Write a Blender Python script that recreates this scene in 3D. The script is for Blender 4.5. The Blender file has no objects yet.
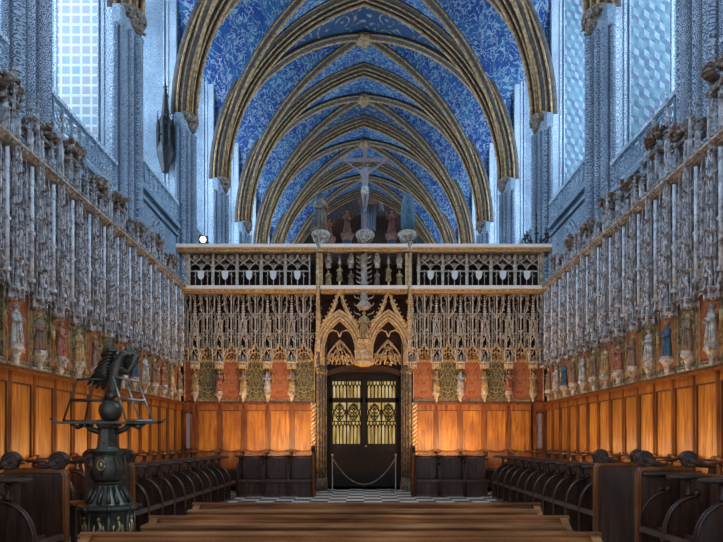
import bpy, math, random
from mathutils import Vector, Matrix
rnd = random.Random(7)
PI = math.pi
C = bpy.context.scene.collection
F = 640.0

# ------------------------------------------------------------------ materials
def new_mat(name):
    m = bpy.data.materials.new(name); m.use_nodes = True
    nt = m.node_tree
    for n in list(nt.nodes): nt.nodes.remove(n)
    out = nt.nodes.new('ShaderNodeOutputMaterial'); b = nt.nodes.new('ShaderNodeBsdfPrincipled')
    nt.links.new(b.outputs[0], out.inputs[0])
    return m, nt, b
def N(nt, t, **kw):
    n = nt.nodes.new(t)
    for k, v in kw.items():
        if k.startswith('i_'): n.inputs[k[2:].replace('_', ' ')].default_value = v
        else: setattr(n, k, v)
    return n
def coords(nt, scale=(1, 1, 1), rot=(0, 0, 0), kind='Object'):
    tc = N(nt, 'ShaderNodeTexCoord'); mp = N(nt, 'ShaderNodeMapping')
    mp.inputs['Scale'].default_value = scale; mp.inputs['Rotation'].default_value = rot
    nt.links.new(tc.outputs[kind], mp.inputs[0]); return mp.outputs[0]
def geo(nt, scale=(1, 1, 1), rot=(0, 0, 0)):
    tc = N(nt, 'ShaderNodeNewGeometry'); mp = N(nt, 'ShaderNodeMapping')
    mp.inputs['Scale'].default_value = scale; mp.inputs['Rotation'].default_value = rot
    nt.links.new(tc.outputs['Position'], mp.inputs[0]); return mp.outputs[0]
def ramp(nt, src, stops):
    r = N(nt, 'ShaderNodeValToRGB'); cr = r.color_ramp
    while len(cr.elements) < len(stops): cr.elements.new(0.5)
    for e, (p, c) in zip(cr.elements, stops):
        e.position = p; e.color = (*c, 1) if len(c) == 3 else c
    nt.links.new(src, r.inputs[0]); return r.outputs[0]
def mixc(nt, fac, a, b, mode='MIX'):
    m = N(nt, 'ShaderNodeMix', data_type='RGBA', blend_type=mode)
    for s, i in ((fac, 0), (a, 6), (b, 7)):
        if hasattr(s, 'default_value') or hasattr(s, 'is_linked'): nt.links.new(s, m.inputs[i])
        else: m.inputs[i].default_value = s if i == 0 else (*s, 1)
    return m.outputs[2]
def mth(nt, op, a, b=None):
    m = N(nt, 'ShaderNodeMath', operation=op)
    for s, i in ((a, 0), (b, 1)):
        if s is None: continue
        if hasattr(s, 'is_linked'): nt.links.new(s, m.inputs[i])
        else: m.inputs[i].default_value = s
    return m.outputs[0]
def bump(nt, b, src, st=0.4, dist=0.02):
    bn = N(nt, 'ShaderNodeBump'); bn.inputs['Strength'].default_value = st; bn.inputs['Distance'].default_value = dist
    nt.links.new(src, bn.inputs['Height']); nt.links.new(bn.outputs[0], b.inputs['Normal'])
def speckle(name, cols, scale=6, rough=0.6, metal=0.0, bst=0.3, bd=0.01, sc=(1, 1, 1), det=4, spec=0.5, world=True):
    m, nt, b = new_mat(name)
    v = (geo if world else coords)(nt, sc)
    n = N(nt, 'ShaderNodeTexNoise'); n.inputs['Scale'].default_value = scale; n.inputs['Detail'].default_value = det
    n.inputs['Roughness'].default_value = 0.65
    nt.links.new(v, n.inputs['Vector'])
    k = len(cols); st = [(0.3 + 0.4 * i / max(1, k - 1), c) for i, c in enumerate(cols)]
    if k == 1: st = [(0.3, cols[0]), (0.7, tuple(x * 0.8 for x in cols[0]))]
    nt.links.new(ramp(nt, n.outputs[0], st), b.inputs['Base Color'])
    b.inputs['Roughness'].default_value = rough; b.inputs['Metallic'].default_value = metal
    b.inputs['Specular IOR Level'].default_value = spec
    if bst: bump(nt, b, n.outputs[0], bst, bd)
    return m
MT = {}
MT['stone'] = speckle('carved_stone', [(.14, .08, .045), (.42, .35, .28), (.74, .68, .60)], 10, .75, bst=.6, bd=.02)
MT['stoneside'] = speckle('daylit_side_stone', [(.06, .04, .03), (.42, .41, .42), (.88, .90, .94)], 10, .7, bst=.6, bd=.02)  # cool copy of the carved stone, blue daylight put into its colour
MT['gilt'] = speckle('gilded_stone', [(.30, .15, .05), (.66, .44, .20), (.9, .75, .48)], 14, .5, bst=.5)
MT['foliage'] = speckle('brown_foliage_stone', [(.05, .028, .018), (.18, .115, .075), (.44, .38, .33)], 10, .7, bst=.6)
MT['shadestone'] = speckle('shade_dark_red_stone', [(.035, .015, .012), (.07, .03, .022)], 5, .9)  # dark tone paints the shade of niches and the interior behind tracery
MT['paleshaft'] = speckle('daylit_shaft_stone', [(.20, .17, .16), (.66, .70, .76), (.9, .92, .95)], 9, .6)  # pale cool tone puts daylight into the shaft colour
MT['cream'] = speckle('lit_cream_stone', [(.82, .78, .70), (.93, .90, .84)], 5, .7)  # pale tone raised to paint light onto shields and cornice slabs
MT['bronze'] = speckle('dark_bronze', [(.05, .045, .032), (.15, .135, .10)], 7, .38, .7, bst=.4, spec=.6)
MT['brass'] = speckle('worn_brass', [(.35, .25, .11), (.6, .48, .26)], 12, .35, .8)
MT['silver'] = speckle('worn_steel', [(.30, .28, .26), (.5, .48, .44)], 12, .35, .8)
MT['iron'] = speckle('dark_iron', [(.02, .02, .022), (.06, .06, .065)], 9, .5, .6)
MT['skin'] = speckle('painted_skin', [(.62, .42, .30), (.72, .52, .40)], 9, .6)
MT['jambstone'] = speckle('worn_jamb_stone', [(.05, .032, .02), (.18, .12, .07), (.45, .32, .18)], 12, .7, bst=.6)
MT['beige'] = speckle('lit_beige_stone', [(.28, .20, .14), (.58, .50, .40), (.82, .76, .66)], 11, .7, bst=.5)  # brighter copy of the carved stone, light painted into its colour
MT['doorwood'] = speckle('door_wood', [(.008, .005, .003), (.022, .012, .008)], 5, .5, spec=.2, sc=(6, 6, .8))
for nm, c in (('robe_gold', [(.16, .09, .03), (.42, .28, .11), (.72, .56, .32)]), ('robe_red', [(.13, .03, .02), (.36, .12, .07), (.55, .38, .25)]), ('robe_white', [(.14, .12, .11), (.42, .39, .36), (.8, .78, .74)]),
              ('robe_brown', [(.13, .07, .045), (.36, .24, .15)]), ('robe_blue', [(.02, .06, .11), (.09, .18, .25)]), ('corpus', [(.16, .16, .20), (.30, .30, .34)]),
              ('organwood', [(.05, .022, .016), (.15, .07, .045)]), ('organcrown', [(.26, .10, .06), (.42, .20, .13)]), ('pipe', [(.14, .17, .22), (.26, .30, .36)]), ('crosswood', [(.17, .13, .14), (.30, .24, .25)])):
    MT[nm] = speckle(nm, c, 13, .6)

def wood(name, cols, rough, sc=1.0, spec=.5, axis='z', coat=0.0):
    m, nt, b = new_mat(name)
    s = {'z': (9 * sc, 9 * sc, .9 * sc), 'x': (.7 * sc, 9 * sc, 9 * sc)}[axis]
    v = geo(nt, s)
    n = N(nt, 'ShaderNodeTexNoise'); n.inputs['Scale'].default_value = 1.6; n.inputs['Detail'].default_value = 6
    n.inputs['Distortion'].default_value = .8
    nt.links.new(v, n.inputs['Vector'])
    n2 = N(nt, 'ShaderNodeTexNoise'); n2.inputs['Scale'].default_value = 1.3; n2.inputs['Detail'].default_value = 2
    nt.links.new(geo(nt, (1.5, 1.5, 1)), n2.inputs['Vector'])
    a = ramp(nt, n.outputs[0], [(.3, cols[0]), (.5, cols[1]), (.72, cols[2])])
    c = mixc(nt, ramp(nt, n2.outputs[0], [(.35, (0, 0, 0)), (.65, (.55, .55, .55))]), a, cols[0])
    nt.links.new(c, b.inputs['Base Color']); b.inputs['Roughness'].default_value = rough
    b.inputs['Specular IOR Level'].default_value = spec; b.inputs['Coat Weight'].default_value = coat; b.inputs['Coat Roughness'].default_value = .15
    bump(nt, b, n.outputs[0], .25, .005)
    return m
MT['panelwood'] = wood('honey_oak', [(.17, .044, .004), (.44, .16, .016), (.60, .27, .032)], .42)
MT['railwood'] = wood('honey_oak_rail', [(.12, .030, .004), (.33, .110, .013), (.46, .19, .028)], .42)
MT['darkwood'] = wood('dark_polished_oak', [(.030, .014, .009), (.075, .034, .020), (.13, .062, .036)], .36, coat=.08, spec=.35)
MT['midwood'] = wood('worn_brown_oak', [(.05, .020, .012), (.13, .055, .032), (.20, .095, .06)], .4)
MT['framewood'] = wood('frame_oak', [(.09, .022, .005), (.24, .070, .012), (.36, .12, .022)], .4)
MT['benchwood'] = wood('bench_oak', [(.12, .036, .010), (.38, .145, .045), (.60, .30, .12)], .6, spec=.2, axis='x')

def figured(name, base, line, scale=9.0, gold=(.55, .42, .2), plane='xz', lo=.05, rough=.7, second=None):
    """damask: mirrored scroll lines over a ground"""
    m, nt, b = new_mat(name)
    tc = N(nt, 'ShaderNodeTexCoord'); sp = N(nt, 'ShaderNodeSeparateXYZ'); nt.links.new(tc.outputs['Object'], sp.inputs[0])
    ax = mth(nt, 'ABSOLUTE', sp.outputs[0])
    cb = N(nt, 'ShaderNodeCombineXYZ'); nt.links.new(ax, cb.inputs[0]); nt.links.new(sp.outputs[2], cb.inputs[1])
    v = N(nt, 'ShaderNodeTexVoronoi', feature='DISTANCE_TO_EDGE'); v.inputs['Scale'].default_value = scale
    nz = N(nt, 'ShaderNodeTexNoise'); nz.inputs['Scale'].default_value = 7; nt.links.new(cb.outputs[0], nz.inputs['Vector'])
    vm = N(nt, 'ShaderNodeVectorMath', operation='MULTIPLY_ADD'); nt.links.new(nz.outputs['Color'], vm.inputs[0])
    vm.inputs[1].default_value = (.25, .25, 0); nt.links.new(cb.outputs[0], vm.inputs[2]); nt.links.new(vm.outputs[0], v.inputs['Vector'])
    f = ramp(nt, v.outputs['Distance'], [(lo, (1, 1, 1)), (lo + .06, (0, 0, 0))])
    n2 = N(nt, 'ShaderNodeTexNoise'); n2.inputs['Scale'].default_value = 5; nt.links.new(tc.outputs['Object'], n2.inputs['Vector'])
    ground = mixc(nt, ramp(nt, n2.outputs[0], [(.4, (0, 0, 0)), (.62, (1, 1, 1))]), base, second or tuple(x * .7 for x in base))
    nt.links.new(mixc(nt, f, ground, line), b.inputs['Base Color']); b.inputs['Roughness'].default_value = rough
    return m
MT['panel_red'] = figured('red_damask_paint', (.27, .055, .022), (.40, .18, .07), 16, second=(.36, .11, .04))
MT['panel_green'] = figured('green_damask_paint', (.028, .032, .02), (.30, .24, .10), 13, second=(.075, .075, .04))

def nave_paint(name, dark, light, scale=5.0, mortar=.14):
    m, nt, b = new_mat(name)
    v0 = geo(nt)
    v = N(nt, 'ShaderNodeTexVoronoi', feature='F1'); v.inputs['Scale'].default_value = scale; v.inputs['Randomness'].default_value = .15
    nt.links.new(v0, v.inputs['Vector'])
    s = mth(nt, 'SINE', mth(nt, 'MULTIPLY', v.outputs['Distance'], 30.0))
    n = N(nt, 'ShaderNodeTexNoise'); n.inputs['Scale'].default_value = 14; n.inputs['Detail'].default_value = 5; nt.links.new(v0, n.inputs['Vector'])
    n3 = N(nt, 'ShaderNodeTexNoise'); n3.inputs['Scale'].default_value = .5; n3.inputs['Detail'].default_value = 3; nt.links.new(v0, n3.inputs['Vector'])
    a = mth(nt, 'ADD', mth(nt, 'MULTIPLY', s, .22), n.outputs[0])
    c = ramp(nt, a, [(.40, dark), (.60, light)])
    c = mixc(nt, ramp(nt, n3.outputs[0], [(.4, (0, 0, 0)), (.7, (.45, .45, .45))]), c, tuple(x * .55 for x in dark))
    nt.links.new(c, b.inputs['Base Color']); b.inputs['Roughness'].default_value = .8
    bump(nt, b, a, .3, .01)
    return m
MT['nave'] = nave_paint('nave_blue_paint', (.09, .14, .21), (.42, .50, .56))
MT['naveband'] = nave_paint('pale_band_paint', (.24, .33, .44), (.74, .80, .84), 4.2)
MT['shaft'] = nave_paint('shaft_paint', (.07, .10, .16), (.42, .49, .57), 5)
MT['farwall'] = nave_paint('far_blue_paint', (.025, .022, .03), (.09, .075, .07), 1.5)

def grid_fresco(name, skew):
    m, nt, b = new_mat(name)
    g = N(nt, 'ShaderNodeNewGeometry'); sp = N(nt, 'ShaderNodeSeparateXYZ'); nt.links.new(g.outputs['Position'], sp.inputs[0])
    n = N(nt, 'ShaderNodeTexNoise'); n.inputs['Scale'].default_value = 4; nt.links.new(g.outputs['Position'], n.inputs['Vector'])
    if skew:
        zz = mth(nt, 'ADD', sp.outputs[2], mth(nt, 'MULTIPLY', sp.outputs[0], skew))
        a = mth(nt, 'FLOOR', mth(nt, 'DIVIDE', sp.outputs[0], .19)); c = mth(nt, 'FLOOR', mth(nt, 'DIVIDE', zz, .24))
        idx = mth(nt, 'DIVIDE', mth(nt, 'FLOORED_MODULO', mth(nt, 'ADD', a, c), 3), 3)
        r = N(nt, 'ShaderNodeValToRGB'); r.color_ramp.interpolation = 'CONSTANT'; cr = r.color_ramp; cr.elements.new(.5)
        for e, (p, col) in zip(cr.elements, ((0, (.36, .42, .48, 1)), (.3, (.05, .15, .20, 1)), (.6, (.13, .12, .22, 1)))): e.position = p; e.color = col
        nt.links.new(idx, r.inputs[0])
        c = mixc(nt, ramp(nt, n.outputs[0], [(.4, (.1, .1, .1)), (.62, (.85, .85, .85))]), r.outputs[0], (.16, .28, .32))
    else:
        cb = N(nt, 'ShaderNodeCombineXYZ'); nt.links.new(sp.outputs[0], cb.inputs[0]); nt.links.new(sp.outputs[2], cb.inputs[1])
        br = N(nt, 'ShaderNodeTexBrick'); br.offset = 0.0
        for k, v in (('Scale', 1), ('Mortar Size', .045), ('Brick Width', .37), ('Row Height', .37), ('Bias', 0), ('Mortar Smooth', .1)): br.inputs[k].default_value = v
        br.inputs['Color1'].default_value = (.28, .42, .50, 1); br.inputs['Color2'].default_value = (.50, .40, .42, 1); br.inputs['Mortar'].default_value = (.75, .78, .80, 1)
        nt.links.new(cb.outputs[0], br.inputs['Vector'])
        c = mixc(nt, ramp(nt, n.outputs[0], [(.4, (0, 0, 0)), (.65, (.35, .35, .35))]), br.outputs['Color'], (.45, .50, .52))
    nt.links.new(c, b.inputs['Base Color']); b.inputs['Roughness'].default_value = .7
    return m
MT['fresco_sq'] = grid_fresco('square_grid_fresco', 0)
MT['fresco_cube'] = grid_fresco('leaning_cube_fresco', .8)

def vault_mat(name, ground, ground2, line, scale, rings, lw=.03):
    m, nt, b = new_mat(name)
    v0 = geo(nt, (1, 1, .8))
    nz = N(nt, 'ShaderNodeTexNoise'); nz.inputs['Scale'].default_value = 1.1; nz.inputs['Detail'].default_value = 3; nt.links.new(v0, nz.inputs['Vector'])
    vm = N(nt, 'ShaderNodeVectorMath', operation='MULTIPLY_ADD'); nt.links.new(nz.outputs['Color'], vm.inputs[0])
    k = 0.15 if rings else 1.3
    vm.inputs[1].default_value = (k, k, k); nt.links.new(v0, vm.inputs[2])
    v = N(nt, 'ShaderNodeTexVoronoi', feature='F1'); v.inputs['Scale'].default_value = scale
    v.inputs['Randomness'].default_value = 0.25 if rings else 1
    nt.links.new(vm.outputs[0], v.inputs['Vector'])
    s = mth(nt, 'SINE', mth(nt, 'MULTIPLY', v.outputs['Distance'], 22.0 if rings else 15.0))
    f = ramp(nt, s, [(.55, (0, 0, 0)), (.8, (.85, .85, .85))])
    n2 = N(nt, 'ShaderNodeTexNoise'); n2.inputs['Scale'].default_value = 3.2; n2.inputs['Detail'].default_value = 6; n2.inputs['Roughness'].default_value = .7; nt.links.new(v0, n2.inputs['Vector'])
    f = mth(nt, 'MULTIPLY', f, ramp(nt, n2.outputs[0], [(.46, (0, 0, 0)), (.56, (1, 1, 1))]))
    n4 = N(nt, 'ShaderNodeTexNoise'); n4.inputs['Scale'].default_value = 1.7; n4.inputs['Detail'].default_value = 3; n4.inputs['Distortion'].default_value = 1.6; nt.links.new(v0, n4.inputs['Vector'])
    cl = mth(nt, 'ABSOLUTE', mth(nt, 'SUBTRACT', n4.outputs[0], .5))
    if not rings: f = mth(nt, 'MAXIMUM', mth(nt, 'MULTIPLY', f, .8), ramp(nt, cl, [(.012, (.8, .8, .8)), (.03, (0, 0, 0))]))
    gr = mixc(nt, ramp(nt, nz.outputs[0], [(.4, (0, 0, 0)), (.6, (1, 1, 1))]), ground, ground2)
    nt.links.new(mixc(nt, f, gr, line), b.inputs['Base Color']); b.inputs['Roughness'].default_value = .8
    return m
MT['vault'] = vault_mat('vault_blue_scroll', (.008, .050, .22), (.02, .12, .28), (.42, .50, .50), 2.0, False)
MT['vault2'] = vault_mat('vault_medallions', (.03, .07, .15), (.03, .06, .13), (.45, .42, .30), .75, True)
MT['rib'] = speckle('rib_grey_paint', [(.03, .025, .03), (.08, .06, .05), (.16, .12, .08)], 5, .7, bst=.3)
MT['ribgold'] = speckle('rib_gold_paint', [(.14, .065, .022), (.42, .24, .10), (.64, .44, .22)], 6, .5, .15)

def checker():
    m, nt, b = new_mat('marble_checker')
    c = N(nt, 'ShaderNodeTexChecker'); c.inputs['Scale'].default_value = 2.4
    c.inputs['Color1'].default_value = (.85, .78, .66, 1); c.inputs['Color2'].default_value = (.03, .03, .035, 1)
    mpv = geo(nt); mpv.node.inputs['Location'].default_value = (0, 0, .13); nt.links.new(mpv, c.inputs['Vector'])
    n = N(nt, 'ShaderNodeTexNoise'); n.inputs['Scale'].default_value = 3; nt.links.new(geo(nt), n.inputs['Vector'])
    nt.links.new(mixc(nt, mth(nt, 'MULTIPLY', n.outputs[0], .25), c.outputs[0], (.25, .20, .15)), b.inputs['Base Color'])
    b.inputs['Roughness'].default_value = .5
    return m
MT['checker'] = checker()
def emis(name, col, st, base=(0, 0, 0)):
    m, nt, b = new_mat(name)
    b.inputs['Base Color'].default_value = (*base, 1); b.inputs['Emission Color'].default_value = (*col, 1); b.inputs['Emission Strength'].default_value = st
    return m
MT['lampglow'] = emis('lamp_glass', (1, .98, .95), 6)
MT['day'] = emis('daylit_glass', (.55, .76, 1.0), 7.6)
def doorglass():
    m, nt, b = new_mat('lit_yellow_glass')
    n = N(nt, 'ShaderNodeTexNoise'); n.inputs['Scale'].default_value = 1; nt.links.new(geo(nt, (14, 1, 1.5)), n.inputs['Vector'])
    c = ramp(nt, n.outputs[0], [(.35, (.35, .20, .04)), (.52, (.75, .52, .14)), (.72, (1, .88, .5))])
    nt.links.new(c, b.inputs['Emission Color']); b.inputs['Emission Strength'].default_value = .42
    b.inputs['Base Color'].default_value = (.05, .04, .02, 1)
    return m
MT['doorglass'] = doorglass()

# ------------------------------------------------------------------ mesh builder
class MB:
    def __init__(s): s.v = []; s.f = []; s.sm = []; s.mi = []; s.cur = 0
    def add(s, vs, fs, smooth=False):
        o = len(s.v); s.v += [tuple(p) for p in vs]
        for f in fs: s.f.append(tuple(i + o for i in f)); s.sm.append(smooth); s.mi.append(s.cur)
    def box(s, x0, x1, y0, y1, z0, z1):
        s.add([(x0, y0, z0), (x1, y0, z0), (x1, y1, z0), (x0, y1, z0), (x0, y0, z1), (x1, y0, z1), (x1, y1, z1), (x0, y1, z1)],
              [(0, 3, 2, 1), (4, 5, 6, 7), (0, 1, 5, 4), (1, 2, 6, 5), (2, 3, 7, 6), (3, 0, 4, 7)])
    def prism(s, poly, lo, hi, axis='x'):
        """polygon of (a, b) extruded along an axis: x -> (y,z), y -> (x,z), z -> (x,y)"""
        mk = {'x': lambda a, b, c: (c, a, b), 'y': lambda a, b, c: (a, c, b), 'z': lambda a, b, c: (a, b, c)}[axis]
        n = len(poly)
        vs = [mk(a, b, lo) for a, b in poly] + [mk(a, b, hi) for a, b in poly]
        fs = [tuple(range(n - 1, -1, -1)), tuple(range(n, 2 * n))] + [(i, (i + 1) % n, (i + 1) % n + n, i + n) for i in range(n)]
        s.add(vs, fs)
    def tube(s, pts, r, n=6, cap=True, up=None, flat=1.0):
        pts = [Vector(p) for p in pts]; k = len(pts)
        rs = r if isinstance(r, (list, tuple)) else [r] * k
        vs = []; fs = []
        u = None
        for i, p in enumerate(pts):
            t = (pts[min(i + 1, k - 1)] - pts[max(i - 1, 0)]).normalized()
            if u is None:
                a = Vector((0, 0, 1)) if abs(t.z) < .9 else Vector((0, 1, 0))
                u = t.cross(a).normalized()
            u = (u - t * u.dot(t)).normalized(); w = t.cross(u)
            for j in range(n):
                an = 2 * PI * j / n
                vs.append(p + (u * math.cos(an) + w * math.sin(an) * flat) * rs[i])
        for i in range(k - 1):
            for j in range(n):
                fs.append((i * n + j, i * n + (j + 1) % n, (i + 1) * n + (j + 1) % n, (i + 1) * n + j))
        if cap: fs += [tuple(range(n - 1, -1, -1)), tuple(range((k - 1) * n, k * n))]
        s.add(vs, fs, n > 4)
    def lathe(s, prof, c=(0, 0, 0), n=10, sx=1, sy=1, fold=0, nf=7, smooth=True, ph=0, lean=(0, 0)):
        vs = []; fs = []; k = len(prof)
        z0 = prof[0][1]
        for i, (r, z) in enumerate(prof):
            for j in range(n):
                a = 2 * PI * j / n + ph
                q = r * (1 + (fold * math.cos(nf * a + z * 3) if fold else 0))
                vs.append((c[0] + q * math.cos(a) * sx + lean[0] * (z - z0), c[1] + q * math.sin(a) * sy + lean[1] * (z - z0), c[2] + z))
        for i in range(k - 1):
            for j in range(n): fs.append((i * n + j, i * n + (j + 1) % n, (i + 1) * n + (j + 1) % n, (i + 1) * n + j))
        fs += [tuple(range(n - 1, -1, -1)), tuple(range((k - 1) * n, k * n))]
        s.add(vs, fs, smooth)
    def ball(s, c, r, n=8, m=6, sc=(1, 1, 1)):
        prof = [(max(1e-4, r * math.sin(PI * i / m)), -r * math.cos(PI * i / m) * sc[2]) for i in range(m + 1)]
        s.lathe(prof, c, n, sc[0], sc[1])
    def leaf(s, c, r, rr=rnd):
        d = [Vector((rr.uniform(-1, 1), rr.uniform(-1, 1), rr.uniform(-1, 1))).normalized() for _ in range(3)]
        x = d[0]; y = x.cross(d[1]).normalized(); z = x.cross(y)
        c = Vector(c)
        p = [c + x * r, c + y * r * .7, c + z * r * .45, c - x * r * .8, c - y * r * .7, c - z * r * .4]
        s.add(p, [(0, 1, 2), (1, 3, 2), (3, 4, 2), (4, 0, 2), (1, 0, 5), (3, 1, 5), (4, 3, 5), (0, 4, 5)])
    def leaves(s, x0, x1, y0, y1, z0, z1, n, r, rr=rnd):
        for _ in range(n): s.leaf((rr.uniform(x0, x1), rr.uniform(y0, y1), rr.uniform(z0, z1)), r * rr.uniform(.6, 1.3), rr)
    def pinnacle(s, x, y, z0, hs, hp, r, cr=5):
        """square shaft, gablets, crocketed spire and finial"""
        s.box(x - r, x + r, y - r, y + r, z0, z0 + hs)
        s.box(x - r * 1.35, x + r * 1.35, y - r * 1.35, y + r * 1.35, z0 + hs - r * .5, z0 + hs)
        z = z0 + hs
        q = r * .95
        s.add([(x - q, y - q, z), (x + q, y - q, z), (x + q, y + q, z), (x - q, y + q, z), (x, y, z + hp)], [(0, 1, 4), (1, 2, 4), (2, 3, 4), (3, 0, 4)])
        for i in range(cr):
            f = (i + .3) / cr; rr_ = q * (1 - f) + r * .25
            for sx, sy in ((-1, -1), (1, -1), (1, 1), (-1, 1)):
                c = (x + sx * rr_, y + sy * rr_, z + hp * f)
                e = r * .42
                s.add([(c[0] + sx * e, c[1] + sy * e, c[2] + e * .6), (c[0] - sy * e, c[1] + sx * e, c[2] - e), (c[0] + sy * e, c[1] - sx * e, c[2] - e), (c[0], c[1], c[2] + e * 1.4)],
                      [(0, 1, 2), (0, 2, 3), (0, 3, 1), (1, 3, 2)])
        s.ball((x, y, z + hp), r * .55, 5, 4, (1.3, 1.3, .9)); s.ball((x, y, z + hp + r * .9), r * .3, 5, 4)
    def build(s, name, mats, parent=None, loc=None):
        me = bpy.data.meshes.new(name); me.from_pydata(s.v, [], s.f)
        if not isinstance(mats, (list, tuple)): mats = [mats]
        for m in mats: me.materials.append(MT[m])
        me.polygons.foreach_set('use_smooth', s.sm); me.polygons.foreach_set('material_index', s.mi); me.update()
        o = bpy.data.objects.new(name, me); C.objects.link(o)
        if parent is not None: o.parent = parent
        if loc: o.location = loc
        return o
def thing(name, label, cat, loc=(0, 0, 0), rz=0, group=None):
    o = bpy.data.objects.new(name, None); C.objects.link(o); o.location = loc; o.rotation_euler = (0, 0, rz)
    o.empty_display_size = .1
    return tag(o, label, cat, group)
def tag(o, label, cat, group=None):
    o['label'] = label; o['category'] = cat
    if group: o['group'] = group
    return o
def struct(o): o['kind'] = 'structure'; return o
def dup(root, loc, rz, label, group=None, flip=None):
    r = root.copy(); C.objects.link(r); r.location = loc; r.rotation_euler = (0, 0, rz); r['label'] = label
    if group: r['group'] = group
    for ch in list(root.children):
        c = ch.copy(); C.objects.link(c); c.parent = r
        for g in list(ch.children):
            d = g.copy(); C.objects.link(d); d.parent = c
    return r
class Proto:
    """first placement moves the built one, later placements copy it"""
    def __init__(s, root): s.root = root; s.used = False
    def place(s, loc, rz, label, group):
        if not s.used:
            s.used = True; s.root.location = loc; s.root.rotation_euler = (0, 0, rz); s.root['label'] = label; s.root['group'] = group; return s.root
        return dup(s.root, loc, rz, label, group)
ORD = ['first', 'second', 'third', 'fourth', 'fifth', 'sixth', 'seventh', 'eighth', 'ninth', 'tenth', 'eleventh', 'twelfth', 'thirteenth', 'fourteenth', 'fifteenth', 'sixteenth', 'seventeenth', 'eighteenth', 'nineteenth', 'twentieth']
def arch_pts(cx, z0, a, h, n=10):
    R = (a * a + h * h) / (2 * a); c = R - a; pts = []
    th = math.atan2(h, c)
    L = [(cx + c - R * math.cos(th * i / n), z0 + R * math.sin(th * i / n)) for i in range(n + 1)]
    return L + [(2 * cx - x, z) for x, z in reversed(L[:-1])]
def ogee_pts(cx, z0, a, h, n=10):
    P = []
    for i in range(n + 1):
        t = i / n; P.append((cx - a * (1 - t) ** 1.0 * (1 - .55 * math.sin(PI * t) * (1 if t > .5 else -1) * .6), z0 + h * (t ** .75 if t < .5 else .5 ** .75 + (1 - .5 ** .75) * ((t - .5) / .5) ** 1.5)))
    return P + [(2 * cx - x, z) for x, z in reversed(P[:-1])]

# ------------------------------------------------------------------ nave
W = 9.0; ZS = 17.3; RC = 12.1; CC = 3.1
def fz(x): x = min(abs(x), W); return ZS + math.sqrt(max(0, RC * RC - (x + CC) ** 2))
PY = [1.0, 8.9, 17.0, 24.1, 31.8, 39.5, 47.2, 54.7, 62.4, 70.1]
XO = 13.0
m = MB(); m2mats = ['vault', 'vault2']
for b in range(len(PY) - 1):
    y0, y1 = PY[b], PY[b + 1]; tm = (y1 - y0) / 2; ym = (y0 + y1) / 2
    nx, ny = 16, 16
    xs = [-XO, -11] + [W * (i / nx * 2 - 1) for i in range(nx + 1)] + [11, XO]
    grid = []
    for x in xs:
        for j in range(ny + 1):
            y = y0 + (y1 - y0) * j / ny; t = abs(y - ym)
            grid.append((x, y, fz(W * min(min(abs(x), W) / W, t / tm))))
    for i in range(len(xs) - 1):
        for j in range(ny):
            xm = abs((xs[i] + xs[i + 1]) / 2) / W; tj = (y0 + (y1 - y0) * (j + .5) / ny - ym) / tm
            m.cur = 1 if (b == 5 and tj < -xm) or (b == 6 and tj > xm) else 0
            a = i * (ny + 1) + j
            q4 = [grid[a], grid[a + 1], grid[a + ny + 2], grid[a + ny + 1]]
            ii = i - 2
            if 0 <= ii < nx and (ii == j or ii + j == ny - 1):
                tris = ((0, 1, 2), (0, 2, 3)) if ii == j else ((0, 1, 3), (1, 2, 3))
                for tr in tris:
                    cxm = sum(q4[q][0] for q in tr) / 3; cym = sum(q4[q][1] for q in tr) / 3
                    xm = abs(cxm) / W; tj = (cym - ym) / tm
                    m.cur = 1 if (b == 5 and tj < -xm) or (b == 6 and tj > xm) else 0
                    m.add([q4[q] for q in tr], [(0, 1, 2)], True)
            else: m.add(q4, [(0, 1, 2, 3)], True)
struct(m.build('ceiling', m2mats))

def sweep(m, path, offs, r, n=6):
    """tubes following an arch path, each offset (inward n, along y)"""
    k = len(path)
    P = [Vector(p) for p in path]
    for (dn, dy, rr) in offs:
        pts = []
        for i in range(k):
            t = (P[min(i + 1, k - 1)] - P[max(0, i - 1)]); th = Vector((t.x, t.y, 0))
            side = Vector((0, 1, 0)) if abs(t.x) * 1.0 > 0 or True else None
            t.normalize()
            s_ = Vector((t.x, t.y, 0))
            if s_.length < .25: s_ = Vector(path[k // 2 + 1]) - Vector(path[k // 2 - 1]); s_.z = 0
            s_.normalize(); lat = Vector((-s_.y, s_.x, 0))
            nn = t.cross(lat).normalized()
            pts.append(P[i] + nn * dn + lat * dy)
        m.tube(pts, rr, n, cap=True)
def arch_path(y, n=22, half=None):
    L = []
    for i in range(n + 1):
        th = math.acos(max(-1, min(1, (0 + CC) / RC))) * i / n
        L.append((-(RC * math.cos(th) - CC), y, ZS + RC * math.sin(th)))
    return L + [(-x, yy, z) for x, yy, z in reversed(L[:-1])]
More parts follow.
